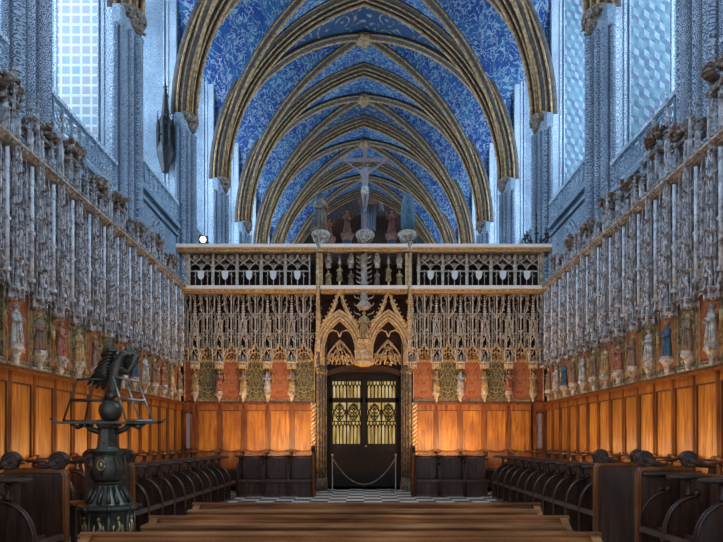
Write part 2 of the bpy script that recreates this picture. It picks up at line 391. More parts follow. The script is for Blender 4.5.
# check which sign of normal points inward
def inward_sign():
    P = [Vector(p) for p in arch_path(0)]
    i = 5; t = (P[i + 1] - P[i - 1]).normalized(); s_ = Vector((t.x, t.y, 0)).normalized(); lat = Vector((-s_.y, s_.x, 0)); nn = t.cross(lat)
    return 1 if nn.dot(Vector((0, 0, 22)) - P[i]) > 0 else -1
SG = inward_sign()
near_names = ['over the near end of the choir', 'above the side canopies', 'nearest to the portal screen', 'just beyond the portal screen', 'framing the widest view of the vault',
              'crossing above the crucifix', 'behind the crucifix top', 'low behind the crucifix arms', 'above the organ case', 'closing the far end']
for i, y in enumerate(PY):
    t = thing('vault_arch', f'{ORD[i]} gilded transverse vault arch from the near end, {near_names[i]}', 'arch', (0, y, ZS), 0, 'transverse arches of the nave vault')
    loc = lambda p: [(a, b_ - y, c - ZS) for a, b_, c in p]
    path = loc(arch_path(y))
    g = MB(); sweep(g, path, [(SG * .66, 0, .10), (SG * .50, -.22, .06), (SG * .50, .22, .06), (SG * .32, -.42, .075), (SG * .32, .42, .075), (SG * .10, -.58, .06), (SG * .10, .58, .06), (SG * -.1, -.72, .06), (SG * -.1, .72, .06)], 0)
    g.build('gilt_rolls', 'ribgold', t)
    g = MB(); sweep(g, path, [(SG * .26, 0, .28), (SG * .02, -.4, .26), (SG * .02, .4, .26), (SG * -.25, -.5, .24), (SG * -.25, .5, .24)], 0, 8)
    g.build('moulding', 'rib', t)
for b in range(len(PY) - 1):
    y0, y1 = PY[b], PY[b + 1]; tm = (y1 - y0) / 2; ym = (y0 + y1) / 2
    t = thing('rib_cross', f'crossed gilded diagonal ribs with carved boss, {ORD[b]} vault bay from the near end', 'vault rib', (0, ym, ZS), 0, 'diagonal ribs of the nave vault')
    for sgn in (1, -1):
        path = []
        n = 20
        for i in range(-n, n + 1):
            s_ = math.sin(PI / 2 * i / n); x = W * s_
            path.append((x, tm * s_ * sgn, fz(x) - ZS))
        g = MB(); sweep(g, path, [(SG * .42, 0, .10), (SG * .20, -.24, .065), (SG * .20, .24, .065)], 0); rb = g.build('diagonal_rib', 'ribgold', t)
        g = MB(); sweep(g, path, [(SG * .15, 0, .26)], 0, 8); g.build('rib_core', 'rib', rb)
    g = MB(); zb = fz(0) - ZS
    g.lathe([(.5, -.15), (.62, -.35), (.5, -.6), (.3, -.8), (.12, -1.0)], (0, 0, zb), 12)
    for k in range(10): a = k * PI / 5; g.leaf((.55 * math.cos(a), .55 * math.sin(a), zb - .45), .22)
    g.build('boss', 'ribgold', t)

# piers with buttress walls
def make_pier(side, y, label):
    sx = side
    t = thing('nave_pier', label, 'pier', (0, y, 0), 0, 'painted piers along the nave')
    X = lambda a, b: (min(sx * a, sx * b), max(sx * a, sx * b))
    g = MB()
    hy = .62
    x0, x1 = X(9.1, 13.0); g.box(x0, x1, -hy, hy, 0, 27.5)
    poly = [(9.15, -.85), (8.85, -.85), (8.62, -.45), (8.62, .45), (8.85, .85), (9.15, .85)]
    g.prism([(sx * a, b_) for a, b_ in poly], 0, ZS, 'z')
    g.build('buttress', 'nave', t)
    for j, (px_, py_, r) in enumerate([(8.55, 0, .24), (8.66, -.42, .15), (8.66, .42, .15), (8.82, -.76, .13), (8.82, .76, .13), (9.02, -.92, .1), (9.02, .92, .1)]):
        g = MB()
        g.lathe([(r * 1.7, 0), (r * 1.7, .5), (r * 1.2, .8), (r, 1), (r, ZS - .9), (r * 1.1, ZS - .85), (r, ZS - .75)], (sx * px_, py_, 0), 10)
        g.build('shaft', 'shaft', t)
    g = MB()
    g.lathe([(.3, ZS - .5), (.34, ZS - .35), (.42, ZS - .15), (.5, ZS), (.5, ZS + .1), (.4, ZS + .2)], (sx * 8.72, 0, 0), 12, 1, 1.5)
    for k in range(26):
        a = rnd.uniform(0, 2 * PI); g.leaf((sx * 8.72 + .42 * math.cos(a), .62 * math.sin(a), ZS - .15 + rnd.uniform(-.15, .15)), .12)
    g.build('capital', 'foliage', t)
    # painted bands on near face
    for sgn in (-1, 1):
        g = MB(); x0, x1 = X(9.14, 9.52); yy = sgn * hy
        g.box(x0, x1, min(yy, yy + sgn * .03), max(yy, yy + sgn * .03), .5, 26); g.build('painted_band', 'naveband', t)
    g = MB()
    for (a, b_) in ((9.52, 9.62), (9.72, 9.77), (11.25, 11.35), (11.5, 11.6)):
        x0, x1 = X(a, b_); g.box(x0, x1, -hy - .07, -hy, 12.2, 26)
    x0, x1 = X(9.62, 11.3); g.box(x0, x1, -hy - .07, -hy, 12.2, 12.35)
    g.build('frame_moulding', 'naveband', t)
    return t
for i, y in enumerate(PY):
    for sx, sn in ((-1, 'left'), (1, 'right')):
        t = make_pier(sx, y, f'blue painted clustered pier, {ORD[i]} on the {sn} side of the nave from the near end')
        g = MB(); a, b_ = sorted((sx * 9.78, sx * 11.24))
        g.box(a, b_, -.66, -.63, 12.4, 26)
        if i == 3 or (i == 4 and sx > 0): g.build('painted_fresco', 'fresco_sq' if sx < 0 else 'fresco_cube', t)
        else: g.build('painted_fresco', 'nave', t)
# outer walls, galleries, windows
wn = 1
for sx, sn in ((-1, 'left'), (1, 'right')):
    g = MB(); a, b_ = sorted((sx * XO, sx * (XO + .6)))
    g.box(a, b_, -3, 76, 0, 30); struct(g.build('wall_outer_' + sn, 'nave'))
    g = MB()
    for b in range(len(PY) - 1):
        y0, y1 = PY[b] + .62, PY[b + 1] - .62; zt = 10.3 if b < 3 else 11.7
        # arched wall below gallery
        ym = (y0 + y1) / 2; a_ = (y1 - y0) / 2 - .9
        P = arch_pts(ym, 6.2, a_, 3.6 if b < 3 else 4.6, 8)
        g.mi_ = 0
        xi, xo = sx * 9.05, sx * 9.5
        top = [(y0, zt)] + [(p[0], zt) for p in P] + [(y1, zt)]
        bot = [(y0, 0)] + list(P) + [(y1, 0)]
        for (za, zb) in ((xi, 0), (xo, 1)):
            # jambs
            g.add([(za, y0, 0), (za, P[0][0], 0), (za, P[0][0], zt), (za, y0, zt)], [(0, 1, 2, 3)])
            g.add([(za, P[-1][0], 0), (za, y1, 0), (za, y1, zt), (za, P[-1][0], zt)], [(0, 1, 2, 3)])
            for k in range(len(P) - 1):
                g.add([(za, P[k][0], P[k][1]), (za, P[k + 1][0], P[k + 1][1]), (za, P[k + 1][0], zt), (za, P[k][0], zt)], [(0, 1, 2, 3)])
        PP = [(P[0][0], 0)] + P + [(P[-1][0], 0)]
        for k in range(len(PP) - 1):
            g.add([(xi, *PP[k]), (xi, *PP[k + 1]), (xo, *PP[k + 1]), (xo, *PP[k])], [(0, 1, 2, 3)])
        for r_, o_ in ((.12, .0), (.08, .25), (.08, -.2)):
            Q = arch_pts(ym, 6.2, a_ + o_, (3.6 if b < 3 else 4.6) + o_, 10)
            g.tube([(xi - sx * .05, p[0], p[1]) for p in Q], r_, 6)
        x_a, x_b = sorted((sx * 9.0, sx * 13.0)); g.box(x_a, x_b, y0, y1, zt, zt + .18)   # gallery floor
        x_a, x_b = sorted((sx * 8.85, sx * 9.1)); g.box(x_a, x_b, y0, y1, zt - .1, zt + .1)
        x_a, x_b = sorted((sx * 8.92, sx * 9.1)); g.box(x_a, x_b, y0, y1, zt - .45, zt - .33)
    struct(g.build('wall_gallery_' + sn, 'nave'))
    for b in range(len(PY) - 1):
        y0, y1 = PY[b] + .9, PY[b + 1] - .9; zt = 10.4 if b < 3 else 11.8
        if b >= 2 or True:
            t = thing('gallery_balustrade', f'pale blue pierced balustrade of the {sn} gallery in the {ORD[b]} nave bay', 'balustrade', (sx * 9.0, y0, zt), 0, 'gallery balustrades')
            g = MB(); g.box(-.09, .09, 0, y1 - y0, .95, 1.08); g.box(-.07, .07, 0, y1 - y0, 0, .1); g.build('rail', 'naveband', t)
            g = MB(); n = int((y1 - y0) / .55); st = (y1 - y0) / n
            for k in range(n + 1): g.box(-.05, .05, k * st - .035, k * st + .035, .1, .95)
            for k in range(n):
                c = (k + .5) * st; R_ = st * .38
                g.tube([(0, c + R_ * math.cos(q * PI / 6), .53 + R_ * 1.1 * math.sin(q * PI / 6)) for q in range(13)], .03, 4)
                g.tube([(0, c - st / 2, .15), (0, c, .53), (0, c + st / 2, .9)], .022, 4); g.tube([(0, c + st / 2, .15), (0, c, .53), (0, c - st / 2, .9)], .022, 4)
            g.build('tracery', 'nave', t)
        g = MB(); x_a, x_b = sorted((sx * 12.9, sx * 12.95)); g.box(x_a, x_b, PY[b] + 1.6, PY[b + 1] - 1.6, 13, 24); w = struct(g.build(f'window_{wn}', 'day')); wn += 1
        g = MB(); x_a, x_b = sorted((sx * 12.78, sx * 12.88))
        for k in range(4): yy = PY[b] + 1.6 + (PY[b + 1] - PY[b] - 3.2) * k / 3; g.box(x_a, x_b, yy - .09, yy + .09, 13, 24)
        for zz in (13, 16.6, 20.3, 24): g.box(x_a, x_b, PY[b] + 1.5, PY[b + 1] - 1.5, zz - .06, zz + .06)
        g.build('window_frame', 'nave', w)
g = MB(); g.box(-XO, XO, 75, 75.5, 0, 30); struct(g.build('wall_far', 'farwall'))
g = MB(); g.box(-XO, XO, -3, 76, -.2, 0); struct(g.build('floor', 'checker'))

# ------------------------------------------------------------------ statues
def figure(m, h, kind=0, x=0, y=0, z=0, arms=True):
    """robed standing figure facing -y: one continuous turned body with arms and head"""
    L = (0, .0)
    m.lathe([(.17 * h, 0), (.175 * h, .03 * h), (.15 * h, .2 * h), (.135 * h, .4 * h), (.115 * h, .55 * h), (.125 * h, .66 * h), (.135 * h, .74 * h), (.10 * h, .80 * h), (.045 * h, .83 * h), (.04 * h, .86 * h),
             (.058 * h, .885 * h), (.066 * h, .93 * h), (.06 * h, .97 * h), (.03 * h, .995 * h), (.005, h)], (x, y, z), 14, 1.08, .78, .09, 6)
    if arms:
        for s in (-1, 1):
            q = (.10, .06, .13)[kind % 3] if s > 0 else (.05, .12, .02)[kind % 3]
            m.tube([(x + s * .125 * h, y, z + .74 * h), (x + s * .17 * h, y - .03 * h, z + .60 * h), (x + s * .10 * h, y - .13 * h, z + (.52 + q) * h), (x + s * .03 * h, y - .16 * h, z + (.55 + q) * h)], [.045 * h, .05 * h, .038 * h, .022 * h], 6)
        # falling drapery folds
        for k in range(4):
            a = -2.4 + k * .55
            m.tube([(x + .11 * h * math.cos(a), y + .10 * h * math.sin(a), z + .6 * h), (x + .17 * h * math.cos(a + .1), y + .15 * h * math.sin(a + .1), z + .02)], [.018 * h, .03 * h], 5)
def headpart(m, h, kind, x=0, y=0, z=0):
    """hair or cap"""
    m.lathe([(.07 * h, .885 * h), (.082 * h, .92 * h), (.078 * h, .97 * h), (.05 * h, 1.005 * h), (.005, 1.02 * h)], (x, y + .016 * h, z), 10)
    if kind % 2: m.tube([(x + .07 * h * math.cos(q * PI / 5), y + .07 * h * math.sin(q * PI / 5), z + .965 * h) for q in range(11)], .018 * h, 5)
def statue_proto(kind, h, cat='statue'):
    robe = ['robe_white', 'robe_gold', 'robe_brown', 'robe_red', 'robe_blue'][kind]
    t = thing('niche_statue', '-', cat)
    g = MB(); figure(g, h, kind, z=.30); g.build('figure', robe, t)
    g = MB(); headpart(g, h, kind, z=.30); g.build('hair', 'foliage' if kind != 2 else 'robe_gold', t)
    if kind in (0, 3):
        g = MB()
        for s in (-1, 1): g.tube([(s * .05, .07, .3 + h * .72), (s * .13, .10, .3 + h * .82), (s * .15, .09, .3 + h * .55), (s * .09, .08, .3 + h * .3)], [.03, .05, .045, .01], 6, flat=.4)
        g.build('wings', 'robe_gold', t)
    g = MB(); g.lathe([(.02, .0), (.04, .03), (.045, .10), (.06, .14), (.08, .19), (.115, .22), (.115, .255), (.10, .26), (.10, .30)], (0, 0, 0), 8, smooth=False)
    g.leaves(-.1, .1, -.1, .05, .14, .26, 10, .035); g.build('pedestal', 'stone', t)
    return Proto(t)
STAT = [statue_proto(k, .58) for k in range(5)]
SDESC = ['winged figure in a white robe', 'figure in a gold robe', 'figure in a dark brown robe', 'winged figure in a red robe', 'figure in a blue robe']

# ------------------------------------------------------------------ screen bay pieces (local: wall at y=0, choir towards -y)
PW = .68
def canopy_proto(top, jube=False, seed=1):
    rr = random.Random(seed)
    st = 'beige' if jube else 'stoneside'
    t = thing('carved_canopy', '-', 'canopy')
    def knob(g, x, y, z, r):
        for q in range(3): g.leaf((x + rr.uniform(-r, r) * .5, y + rr.uniform(-r, 0) * .6, z + rr.uniform(-r, r) * .5), r, rr)
    # tower over the statue
    g = MB(); c = MB(); TY = -.10
    g.lathe([(.03, 3.44), (.08, 3.47), (.10, 3.51), (.10, 3.54)], (0, TY, 0), 6, smooth=False)
    for k in range(12): a = k * PI / 6; knob(c, .11 * math.cos(a), TY + .11 * math.sin(a), 3.45, .026)
    for k in range(6):
        a = k * PI / 3
        g.pinnacle(.115 * math.cos(a), TY + .115 * math.sin(a), 3.46, .14, .16, .014, 3)
        a += PI / 6; kx, ky = .12 * math.cos(a), TY + .12 * math.sin(a); knob(c, kx, ky, 3.56, .032)
    z = 3.60; zend = min(top, 6.1) - .75; w = .105 if not jube else .15; ti = 0
    while z < zend:
        hh = rr.uniform(.36, .46)
        for sx in (-1, 1):
            g.box(sx * w - .011, sx * w + .011, TY - w - .011, TY - w + .011, z, z + hh * .8)
            g.box(sx * w * .55 - .008, sx * w * .55 + .008, TY - .02, TY, z, z + hh)
            g.add([(sx * w - .014, TY - w - .014, z + hh * .8), (sx * w + .014, TY - w - .014, z + hh * .8), (sx * w, TY - w + .014, z + hh * .8), (sx * w, TY - w, z + hh * 1.25)], [(0, 1, 3), (1, 2, 3), (2, 0, 3)])
            g.box(sx * w - .010, sx * w + .010, TY + w * .6, TY + w * .6 + .02, z, z + hh)
            knob(c, sx * (w + .01), TY - w, z + hh * .35, .022); knob(c, sx * (w + .005), TY - w - .01, z + hh * .85, .028)
        g.tube([(-w, TY - w, z + hh * .45), (-w * .4, TY - w - .015, z + hh * .62), (0, TY - w - .02, z + hh * .95), (w * .4, TY - w - .015, z + hh * .62), (w, TY - w, z + hh * .45)], .012, 4)
        g.box(-.014, .014, TY - w - .01, TY - w + .015, z + hh * .9, z + hh * 1.2)
        if ti % 2 == 0:   # tiny figure in the tier
            g.lathe([(.034, z + .02), (.03, z + hh * .3), (.026, z + hh * .42), (.012, z + hh * .47), (.018, z + hh * .53), (.004, z + hh * .6)], (0, TY - w * .3, 0), 7)
        g.lathe([(w * .5, z - .012), (w * 1.05, z), (w * 1.05, z + .018), (w * .5, z + .03)], (0, TY - w * .35, 0), 6, smooth=False)
        knob(c, 0, TY - w - .02, z + hh * 1.0, .03); knob(c, -w * .5, TY - w, z + hh * .75, .022); knob(c, w * .5, TY - w, z + hh * .75, .022)
        knob(c, 0, TY - w - .015, z - .01, .026)
        z += hh; w *= .86 if not jube else .74; ti += 1
    g.pinnacle(0, TY, z - .05, .12, top - z - .1, .036, 8)
    # ogee hood over the painted panel
    cx = PW / 2
    tower = g
    g = MB()
    P = ogee_pts(cx, 3.68, .23, .50, 8)
    for dy, r in ((-.07, .022), (-.03, .014)): g.tube([(p[0], dy, p[1]) for p in P], r, 5)
    P2 = arch_pts(cx, 3.68, .21, .24, 6); g.tube([(p[0], -.02, p[1]) for p in P2], .016, 5)
    for k in range(-2, 3): g.tube([(cx + (k - .5) * .085, -.03, 3.72), (cx + (k - .3) * .085, -.035, 3.66), (cx + k * .085, -.04, 3.62), (cx + (k + .3) * .085, -.035, 3.66), (cx + (k + .5) * .085, -.03, 3.72)], .011, 4)
    for x in (cx - .15, cx, cx + .15): g.tube([(x - .07, -.01, 3.75), (x, -.01, 3.9 + (.12 if x == cx else 0)), (x + .07, -.01, 3.75)], .010, 4)
    g.build('ogee_hood', 'gilt' if jube else 'stoneside', t)
    for p in P: knob(c, p[0] + (.02 if p[0] > cx else -.02), -.08, p[1] + .02, .03)
    for k in range(9): knob(c, .08 + k * .065, -.05, 3.66, .03); knob(c, .08 + k * .065, -.05, 3.78 + rr.uniform(0, .1), .02)
    # slim shafts and pinnacles in front of the backing, coloured dark as shaded openings
    g = MB()
    yt = [(.135, .02, 5.50), (.205, -.05, 5.3), (.275, .02, 5.50), (cx, -.09, 5.42), (.405, .02, 5.50), (.475, -.05, 5.3), (.545, .02, 5.50)]
    if jube:
        yt = [(.16, .05, 5.5), (.225, -.02, 5.0), (.30, .05, 5.5), (cx, -.09, 5.42), (.38, .05, 5.5), (.455, -.02, 5.0), (.52, .05, 5.5)]
        for s_ in (-1, 1):
            g.tube([(cx, -.09, 4.85), (cx + s_ * .07, -.09, 4.98), (cx + s_ * .16, -.08, 5.05), (cx + s_ * .2, -.08, 5.2), (cx + s_ * .2, -.08, 5.5)], .018, 5)
            g.tube([(cx, -.09, 4.45), (cx + s_ * .06, -.09, 4.52), (cx + s_ * .12, -.08, 4.62)], .014, 5); knob(c, cx + s_ * .12, -.09, 4.64, .03); knob(c, cx + s_ * .19, -.09, 5.1, .032)
    for k, (x, y, zt) in enumerate(yt):
        r = .011 if k % 2 == 0 else .015
        g.box(x - r, x + r, y - r, y + r * 2, 3.85 if k != 3 else 4.15, zt)
        zz = 4.1 + .09 * (k % 3)
        while zz < zt - .1:
            if k % 2: knob(c, x, y - .02, zz, .024); g.box(x - r * 1.7, x + r * 1.7, y - r * 1.7, y + r, zz - .03, zz - .015)
            else: knob(c, x, y - .01, zz + .1, .014)
            zz += .27
        if k % 2: g.add([(x - .02, y - .02, zt), (x + .02, y - .02, zt), (x, y + .02, zt), (x, y, zt + .28)], [(0, 1, 3), (1, 2, 3), (2, 0, 3)])
    for z in (4.42, 4.98, 5.50):
        for x0, x1 in ((.07, .135), (.135, .275), (.275, .405), (.405, .545), (.545, .61)):
            xm = (x0 + x1) / 2; hw = (x1 - x0) / 2
            g.tube([(x0, .02, z - .10), (x0 + hw * .35, .02, z - .02), (xm, .02, z + .03), (x1 - hw * .35, .02, z - .02), (x1, .02, z - .10)], .011, 4)
        g.box(.06, .62, .01, .04, z + .03, z + .045)
    for k in range(4):
        c_ = .16 + k * .12
        g.tube([(c_ + .045 * math.cos(q * PI / 4), .02, 5.59 + .045 * math.sin(q * PI / 4)) for q in range(9)], .010, 4)
    for x in (.17, .51) if not jube else ():
        g2 = MB(); g2.tube([(x, -.09, 3.85), (x, -.09, 5.58)], .032, 8); g2.box(x - .042, x + .042, -.13, -.04, 4.55, 4.59); g2.box(x - .042, x + .042, -.13, -.04, 3.83, 3.88)
        g2.build('plain_shaft', 'paleshaft' if not jube else 'beige', t)
    # receding niche back slabs between the openings
    for x0, x1 in ((.085, .125), (.225, .255), (.425, .455), (.555, .595)) if not jube else (): g.box(x0, x1, .03, .09, 3.8, 5.5)
    # flying links from tower to shafts
    for z in (4.2, 4.75, 5.2):
        g.tube([(.09, -.18, z), (.15, -.14, z + .08), (.205, -.06, z + .10)], .010, 4)
        g.tube([(PW - .09, -.18, z), (PW - .15, -.14, z + .08), (PW - .205, -.06, z + .10)], .010, 4)
    for q in range(26): knob(c, rr.uniform(.08, .6), rr.uniform(-.08, 0), rr.uniform(4.0, 5.55), .016)
    g.build('tracery', st, t)
    tower.cur = 1; tower.add(c.v, c.f); tower.build('pinnacle_tower', [st, 'foliage' if not jube else 'gilt'], t)
    return Proto(t)
CAN = [canopy_proto(6.35, seed=3), canopy_proto(6.8, seed=5), canopy_proto(6.15, seed=9)]
CANJ = canopy_proto(5.5, True, 4)

def panel_proto(mat, desc):
    t = thing('damask_painting', '-', 'painted panel')
    g = MB(); g.box(-.29, .29, 0, .03, 0, 1.30); g.build('painted_field', mat, t)
    g = MB()
    g.box(-.305, -.29, -.012, .03, 0, 1.3); g.box(.29, .305, -.012, .03, 0, 1.3); g.box(-.305, .305, -.03, .03, 0, .045)
    for k in range(11): g.ball((-.235 + k * .047, -.03, .07), .016, 5, 4)
    g.build('carved_frame', 'gilt', t)
    return Proto(t)
PAN = [panel_proto('panel_red', 0), panel_proto('panel_green', 0)]

def high_stall():
    t = thing('high_stall', '-', 'choir stall')
    w = PW
    g = MB()
    g.box(.05, w - .05, .02, .05, .5, 2.42); g.build('back_panel', 'panelwood', t)
    g = MB()
    g.box(-.010, .010, -.03, .05, .14, 2.42); g.box(-.035, -.018, -.022, .05, .14, 2.42); g.box(.018, .035, -.022, .05, .14, 2.42); g.box(-.02, .02, .0, .05, .14, 2.42)
    g.build('stile', 'framewood', t); g = MB()
    g.box(.035, .065, -.01, .03, .5, 2.40); g.box(w - .065, w - .035, -.01, .03, .5, 2.40)
    g.box(.035, w - .035, -.01, .03, 2.27, 2.42); g.box(.035, w - .035, -.01, .03, .5, .6)
    g.build('panel_frame', 'railwood', t)
    g = MB(); g.box(.065, .078, -.002, .03, .6, 2.27); g.box(w - .078, w - .065, -.002, .03, .6, 2.27)
    g.box(.065, w - .065, -.002, .03, 2.25, 2.27); g.box(.040, .046, -.016, -.008, .5, 2.4); g.box(w - .046, w - .040, -.016, -.008, .5, 2.4)
    g.build('panel_shadow_line', 'darkwood', t)  # dark beads paint the shadow line inside each panel frame
    g = MB()
    g.box(-.035, w - .035, -.09, .06, 2.42, 2.455); g.box(-.035, w - .035, -.06, .06, 2.455, 2.50); g.build('cornice', 'framewood', t)
    # partition and arm
    z0 = .14
    p = stall_partition(z0, .95); pa = p.build('partition', 'darkwood', t)
    a_ = MB(); stall_arm(a_, z0 + .95); a_.build('armrest', 'darkwood', t)
    s_ = MB(); s_.box(.03, w - .03, -.46, -.04, z0 + .40, z0 + .45); s_.prism([(-.44, z0), (-.40, z0), (-.40, z0 + .4), (-.44, z0 + .4)], .03, w - .03, 'x')
    s_.build('seat', 'darkwood', t)
    r_ = MB()
    P = []
    for k in range(13):
        f = k / 12; P.append((.03 + (w - .06) * f, 1.17 - .07 * math.sin(PI * f)))
    r_.prism([(x, z) for x, z in P] + [(w - .03, .62), (.03, .62)], -.06, -.02, 'y')
    r_.tube([(x, -.05, z) for x, z in P], .022, 6); r_.build('seat_back', 'framewood', t)
    return Proto(t)
def stall_partition(z0, arm):
    g = MB()
    P = [(0, z0), (-.60, z0), (-.60, z0 + .42)]
    for k in range(1, 9):
        a = k / 8 * PI / 2; P.append((-.27 - .33 * math.cos(a), z0 + .42 + (arm - .68) * math.sin(a) * 1.25))
    P += [(-.20, z0 + arm - .3), (-.16, z0 + arm - .06), (0, z0 + arm)]
    g.prism(P, -.022, .022, 'x')
    arc = [(-.60, z0), (-.60, z0 + .42)] + P[3:11]
    for s in (-1, 1): g.tube([(s * .024, a - .012, b) for a, b in arc], .016, 6)
    kb = P[10]
    g.ball((0, kb[0] - .01, kb[1] + .03), .05, 8, 6)
    g.lathe([(.04, 0), (.045, .02), (.028, .05), (.024, .09), (.034, .13), (.045, .15)], (0, -.36, z0 + arm - .17), 8)
    g.tube([(0, -.36, z0 + arm - .19), (0, -.36, z0 + arm)], .026, 8)
    g.box(-.03, .03, -.62, -.56, z0, z0 + .06)
    return g
def stall_arm(g, z):
    P = [(-.03, 0), (-.04, -.2), (-.075, -.36), (-.085, -.46), (-.06, -.54), (0, -.57), (.06, -.54), (.085, -.46), (.075, -.36), (.04, -.2), (.03, 0)]
    g.prism([(a, b) for a, b in P][::-1], z, z + .045, 'z')
    g.tube([(a, b, z + .022) for a, b in P], .026, 6)
HS = high_stall()

def low_stall(w=.63):
    t = thing('low_stall', '-', 'choir stall')
    g = stall_partition(0, 1.0); g.build('partition', 'darkwood', t)
    g = MB(); stall_arm(g, 1.0)
    P = [(0, .0), (0, -.12), (.05, -.17), (.14, -.13), (.22, -.09), (w - .22, -.09), (w - .14, -.13), (w - .05, -.17), (w, -.12), (w, 0)]
    g.prism(P[::-1], 1.0, 1.045, 'z'); g.tube([(a, b, 1.022) for a, b in P[1:-1]], .024, 6)
    g.build('armrest', 'darkwood', t)
    g = MB(); g.box(.022, w - .022, -.06, 0, 0, 1.0)
    g.build('back_board', 'midwood', t)
    g = MB()
    Q = [(.10, .42), (w - .10, .42), (w - .045, .50), (w - .03, .95), (w / 2, .98), (.03, .95), (.045, .50)]
    g.prism(Q, -.16, -.11, 'y'); g.box(.03, w - .03, -.42, -.06, .38, .42)
    g.tube([(.05, -.165, .5), (.12, -.165, .44), (w - .12, -.165, .44), (w - .05, -.165, .5)], .012, 5)
    g.build('folding_seat', 'midwood', t)
    g = MB(); g.box(.022, w - .022, -.38, -.34, 0, .38); g.box(.0, w, -.62, -.57, .37, .43); g.box(0, w, -.62, -.58, 0, .05)
    g.build('front_rail', 'midwood', t)
    return Proto(t)
LS = low_stall()

def end_panel(h=1.09, d=.62):
    t = thing('stall_end', '-', 'stall end panel')
    g = MB()
    P = [(.02, 0), (-d, 0), (-d, h - .06), (-d + .02, h - .02), (-d + .06, h), (.02, h)]
    g.prism(P, -.03, .03, 'x'); g.build('end_board', 'darkwood', t)
    g = MB()
    for s in (-1, 1): g.tube([(s * .026, a + (.02 if k < 3 else 0), b - (.02 if k > 2 else 0)) for k, (a, b) in enumerate(P[1:])], .016, 6)
    g.tube([(0, a, b) for a, b in P[1:]], .034, 6)
    g.build('edge_moulding', 'framewood', t)
    for yy in (-d + .08, -.04):
        g = MB()
        R0 = .098; pts = []
        for k in range(40):
            a = k / 39 * 2 * PI * 2.2; r = R0 * (1 - .78 * k / 39); pts.append((0, yy - r * math.cos(a), h + .095 + r * math.sin(a)))
        g.tube(pts, [.024 - .010 * k / 39 for k in range(40)], 6)
        g.prism([(yy + .086 * math.cos(q * PI / 8), h + .095 + .086 * math.sin(q * PI / 8)) for q in range(16)], -.035, .035, 'x')
        g.tube([(0, yy, h + .095), (0, yy + .1, h + .05), (0, yy + .2, h + .03), (0, yy + .3, h + .015)], [.05, .045, .03, .015], 8)
        for s in (-1, 1): g.ball((s * .035, yy, h + .095), .024, 6, 5)
        for s in (-1, 1):
            g.tube([(s * .035, q[1], q[2]) for q in pts], [.014 - .006 * k / 39 for k in range(40)], 5)
        g.build('scroll', 'darkwood', t)
    return Proto(t)
EP = end_panel()

